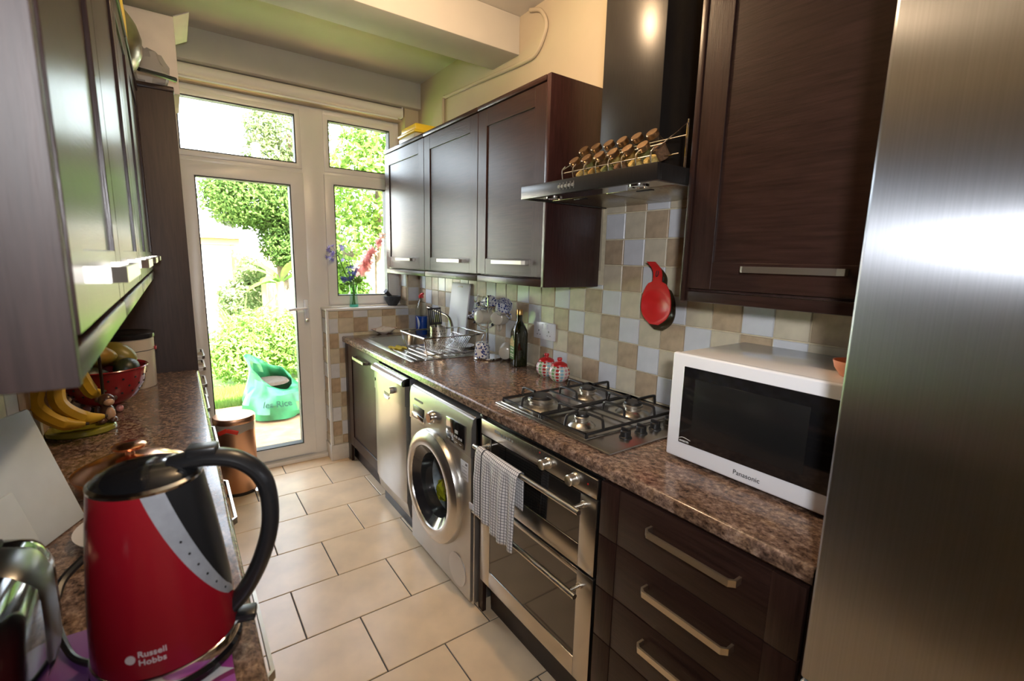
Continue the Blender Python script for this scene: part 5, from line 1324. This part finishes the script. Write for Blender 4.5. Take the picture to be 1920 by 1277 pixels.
bark = pbr('bark', (.10, .07, .045), .9, var=.4, vs=20, bump=.6)
lf_d = leafmat('leaf_deep_green', (.035, .075, .018), (.12, .19, .05)); lf_m = leafmat('leaf_mid_green', (.06, .13, .02), (.15, .25, .05)); lf_y = leafmat('leaf_yellow_green', (.08, .17, .03), (.25, .37, .09)); lf_o = leafmat('leaf_olive_pale', (.07, .11, .04), (.22, .26, .12))
plant('garden_tree', 'dense dark green tree behind the banana plant', 'tree', [(1.60, 9.6, 2.45, 1.1, .7, .62), (1.05, 9.3, 2.40, .66, .5, .52), (2.0, 9.6, 1.75, .55, .4, .7), (1.55, 9.5, 1.75, .3, .3, .5)], 24000, .036, lf_d, 1, [([(1.7, 9.7, GZ), (1.65, 9.7, 1.2), (1.5, 9.6, 2.4)], .09)], bark)
plant('garden_tree', 'pale feathery tree rising above the transom window', 'tree', [(2.35, 11.6, 4.1, .80, .6, .75), (1.75, 11.4, 3.4, .45, .5, .45), (1.70, 11.4, 3.95, .38, .4, .50), (2.6, 11.5, 3.3, .8, .5, .5)], 8500, .045, lf_o, 2, [([(2.2, 11.7, GZ), (2.2, 11.7, 2), (2.3, 11.6, 4)], .1)], bark)
plant('garden_shrub', 'leafy pale green shrub outside the kitchen window', 'shrub', [(2.45, 6.9, 2.5, .75, .6, .65), (2.7, 6.9, 3.1, .7, .6, .6), (2.15, 7.0, 1.75, .42, .4, .40)], 5200, .055, lf_y, 3, [([(2.5, 7.0, GZ), (2.5, 7.0, 1.2), (2.5, 6.9, 2.4)], .05)], bark)
plant('garden_shrub', 'mid green climber behind the window flowers', 'shrub', [(1.95, 7.6, 1.35, .35, .3, .55), (2.2, 7.7, .7, .5, .3, .6)], 2200, .06, lf_m, 4)
plant('flowering_bush', 'bright yellow-green bush beside the lawn', 'bush', [(.95, 6.75, .36, .68, .45, .44), (.55, 6.5, .22, .40, .32, .30), (1.3, 6.6, .30, .45, .35, .40)], 8500, .034, lf_y, 5)
plant('garden_bush', 'pale bush growing in front of the white shed', 'bush', [(.80, 8.4, .75, .32, .3, .40), (1.0, 8.5, 1.15, .22, .25, .28)], 1500, .05, lf_o, 6)
b = NB(); rn4 = random.Random(9)
gr = []; V, F = [], []
for _ in range(5000):
    x, y = rn4.uniform(.0, .95), rn4.uniform(5.55, 6.3); h_ = rn4.uniform(.03, .09); a = rn4.uniform(0, 6.3); i = len(V)
    V += [(x-.005, y, GZ-.02), (x+.005, y, GZ-.02), (x+.03*math.cos(a), y+.03*math.sin(a), GZ+h_)]; F.append((i, i+1, i+2))
b.free(); me = bpy.data.meshes.new('grass'); me.from_pydata(V, [], F); me.materials.append(lf_m); g_ = bpy.data.objects.new('grass', me); C.objects.link(g_); tag(g_, 'rough green grass tufts at the lawn edge', 'grass', kind='stuff')
# spiky plant
sp = thing('phormium', 'spiky sword-leaved plant behind the bush', 'plant', (.72, 7.5, GZ)); V, F = [], []
for k in range(75):
    a = rn4.uniform(0, 2*PI); L_ = rn4.uniform(.75, 1.2); el_ = rn4.uniform(.45, 1.35); wv = .022; d = Vector((math.cos(a), math.sin(a), 0)); s_ = Vector((-d.y, d.x, 0)); p = Vector((0, 0, .02)); i0 = len(V)
    for j in range(6):
        q = j/5; e_ = el_-q*q*.9; w_ = wv*(1-q**2.2)+.001; V += [tuple(p-s_*w_), tuple(p+s_*w_)]; p = p+(d*math.cos(e_)+Vector((0, 0, math.sin(e_))))*L_/5
    for j in range(5): F.append((i0+2*j, i0+2*j+1, i0+2*j+3, i0+2*j+2))
me = bpy.data.meshes.new('blades'); me.from_pydata(V, [], F); me.materials.append(lf_d); o = bpy.data.objects.new('blades', me); C.objects.link(o); o.parent = sp; o['kind'] = 'stuff'
# banana plant
bp_ = thing('banana_plant', 'banana plant with arching broad leaves in the garden', 'plant', (1.36, 8.1, GZ))
b = NB(); tube(b, smooth_pts([(1.36, 8.1, GZ), (1.36, 8.1, .5), (1.33, 8.1, 1.05)], 4), .06, 10); tube(b, [(1.12, 8.2, GZ), (1.12, 8.2, 1.0)], .035, 8); obj('stem', b, pbr('banana_stem', (.50, .48, .22), .7), bp_)
for az, L_, el_ in ((165, .75, 1.0), (200, .55, .5), (20, .7, .95), (60, .8, 1.25), (120, .6, 1.3), (-40, .6, .9), (250, .6, .8)):
    a = math.radians(az); d = Vector((math.cos(a), math.sin(a)*.5, 0)).normalized(); s_ = Vector((-d.y, d.x, 0)); p = Vector((1.34, 8.1, 1.0)); b = NB(); R_ = []
    for j in range(13):
        q = j/12; e_ = el_-q*1.5; w_ = .012+.085*max(0, math.sin(PI*min(1, max(0, (q-.12)/.88))))**.7
        R_.append([b.verts.new(p+s_*w_+Vector((0, 0, -.02*w_/.09))), b.verts.new(p+Vector((0, 0, .012))), b.verts.new(p-s_*w_+Vector((0, 0, -.02*w_/.09)))]); p = p+(d*math.cos(e_)+Vector((0, 0, math.sin(e_))))*L_/12
    for A, B in zip(R_, R_[1:]):
        for k in (0, 1): b.faces.new((A[k], A[k+1], B[k+1], B[k]))
    obj('leaf', b, lf_m, bp_, recalc=False)
# shed and fences
sh = thing('garden_shed', 'white garden shed with brown eaves behind the plants', 'shed', (-.6, 9.4, GZ))
b = NB(); box(b, -2.6, .78, 9.0, 11, GZ, 1.60); obj('shed_wall', b, pbr('white_render', (.85, .85, .83), .9, var=.03), sh)
b = NB(); rbox(b, -2.7, .90, 8.86, 11.1, 1.60, 1.70, .005); obj('eaves', b, pbr('brown_fascia', (.42, .22, .10), .7), sh)
b = NB(); prism(b, [(8.80, 1.70), (11.2, 1.70), (10, 2.12)], 'x', -2.75, .92); obj('roof', b, pbr('pale_roof', (.62, .56, .50), .9), sh)
def fence(label, p0, p1, h, m, n, hz=GZ):
    p0, p1 = Vector((*p0, 0)), Vector((*p1, 0)); d = (p1-p0)/n; L_ = d.length; a = math.atan2(d.y, d.x)
    t = thing('garden_fence', label, 'fence', (p0.x, p0.y, hz)); bm = NB(); rbox(bm, .006, L_-.006, -.01, .01, 0, h, .003); proto = None
    me = None
    for i in range(n):
        q = p0+d*i
        if me is None:
            c = obj('board', bm, m, t, local=True); me = c.data
        else: c = bpy.data.objects.new('board', me); C.objects.link(c); c.parent = t
        c.location = q-p0; c.rotation_euler = (0, 0, a)
    for z in (.25, h-.3):
        bm = NB(); rbox(bm, 0, (p1-p0).length, .012, .05, z, z+.08, .004); o = obj('rail', bm, m, t, local=True); o.rotation_euler = (0, 0, a)
fence('pale sunlit board fence beyond the window flowers', (1.95, 8.35), (4.6, 6.6), 1.55, pbr('pale_fence_wood', (.75, .70, .64), .85, var=.1, vs=10, rnd=.08), 24)
fence('brown weathered fence at the back of the garden', (.9, 11.0), (7.0, 12.6), 1.75, pbr('brown_fence_wood', (.34, .25, .17), .9, var=.2, vs=10, rnd=.12), 44)
# green bag
gb = thing('garden_bag', 'green plastic sack of compost standing on the paving', 'bag', (.74, 5.10, GZ))
t = NB(); rn5 = random.Random(4); loops = []
prof = [(.22, .0), (.30, .025), (.315, .09), (.30, .17), (.265, .25), (.225, .31), (.20, .36), (.19, .41), (.20, .46)]
for i, (r, z) in enumerate(prof):
    L_ = []
    for k in range(40):
        a = 2*PI*k/40; w_ = 1+.06*math.sin(3*a+i*.9)+.05*math.sin(7*a-i*1.6)+rn5.uniform(-.035, .035); fl = 1-.35*max(0, (z-.3)/.2)
        zz2 = z+(.16*max(0, math.cos(a-2.7))**1.5-.20*max(0, math.cos(a+.75)))*max(0, (z-.28)/.18); xo = -.06*max(0, (z-.3)/.2)
        L_.append((.74+r*w_*math.cos(a)+xo, 5.10+r*w_*fl*math.sin(a), GZ+zz2+.001))
    loops.append(L_)
loft(t, loops, False); o = obj('sack', t, pbr('green_polythene', (.022, .19, .075), .3, var=.5, vs=7), gb, angle=25); md = o.modifiers.new('thickness', 'SOLIDIFY'); md.thickness = .003
t = text_bm('les Rice', .072, .0005, .001)
for v in t.verts:
    a = -2.05+v.co.x/.30; z = .225+v.co.y; r = .350-.05*(v.co.y/.07); v.co = Vector((.74+r*math.cos(a)*1.0, 5.10+r*math.sin(a)*1.02, GZ+z-.06))
obj('lettering', t, pbr('dark_green_print', (.01, .09, .05), .5), gb, smooth=False)
b = NB(); lathe(b, [(0, .36), (.15, .355), (.17, .33)], (.70, 5.10, GZ), 20); obj('compost', b, pbr('compost', (.06, .045, .03), 1, var=.5, vs=40), gb)
b = NB(); lathe(b, [(0, 0), (.12, 0), (.15, .02), (.19, .34), (.20, .35), (.20, .37), (.18, .37), (.17, .33), (0, .33)], (1.20, 5.40, GZ+.001), 30); pt = thing('plant_pot', 'dark plant pot behind the green sack', 'pot', (1.20, 5.40, GZ)); obj('pot', b, pbr('dark_slate_pot', (.05, .07, .085), .5), pt)
V, F = leaf_cloud(160, [(1.20, 5.40, .30, .19, .19, .07)], .05, 12); me = bpy.data.meshes.new('foliage'); me.from_pydata([tuple(v-ORG[pt]) for v in V], [], F); me.materials.append(lf_o); o = bpy.data.objects.new('foliage', me); C.objects.link(o); o.parent = pt; o['kind'] = 'stuff'
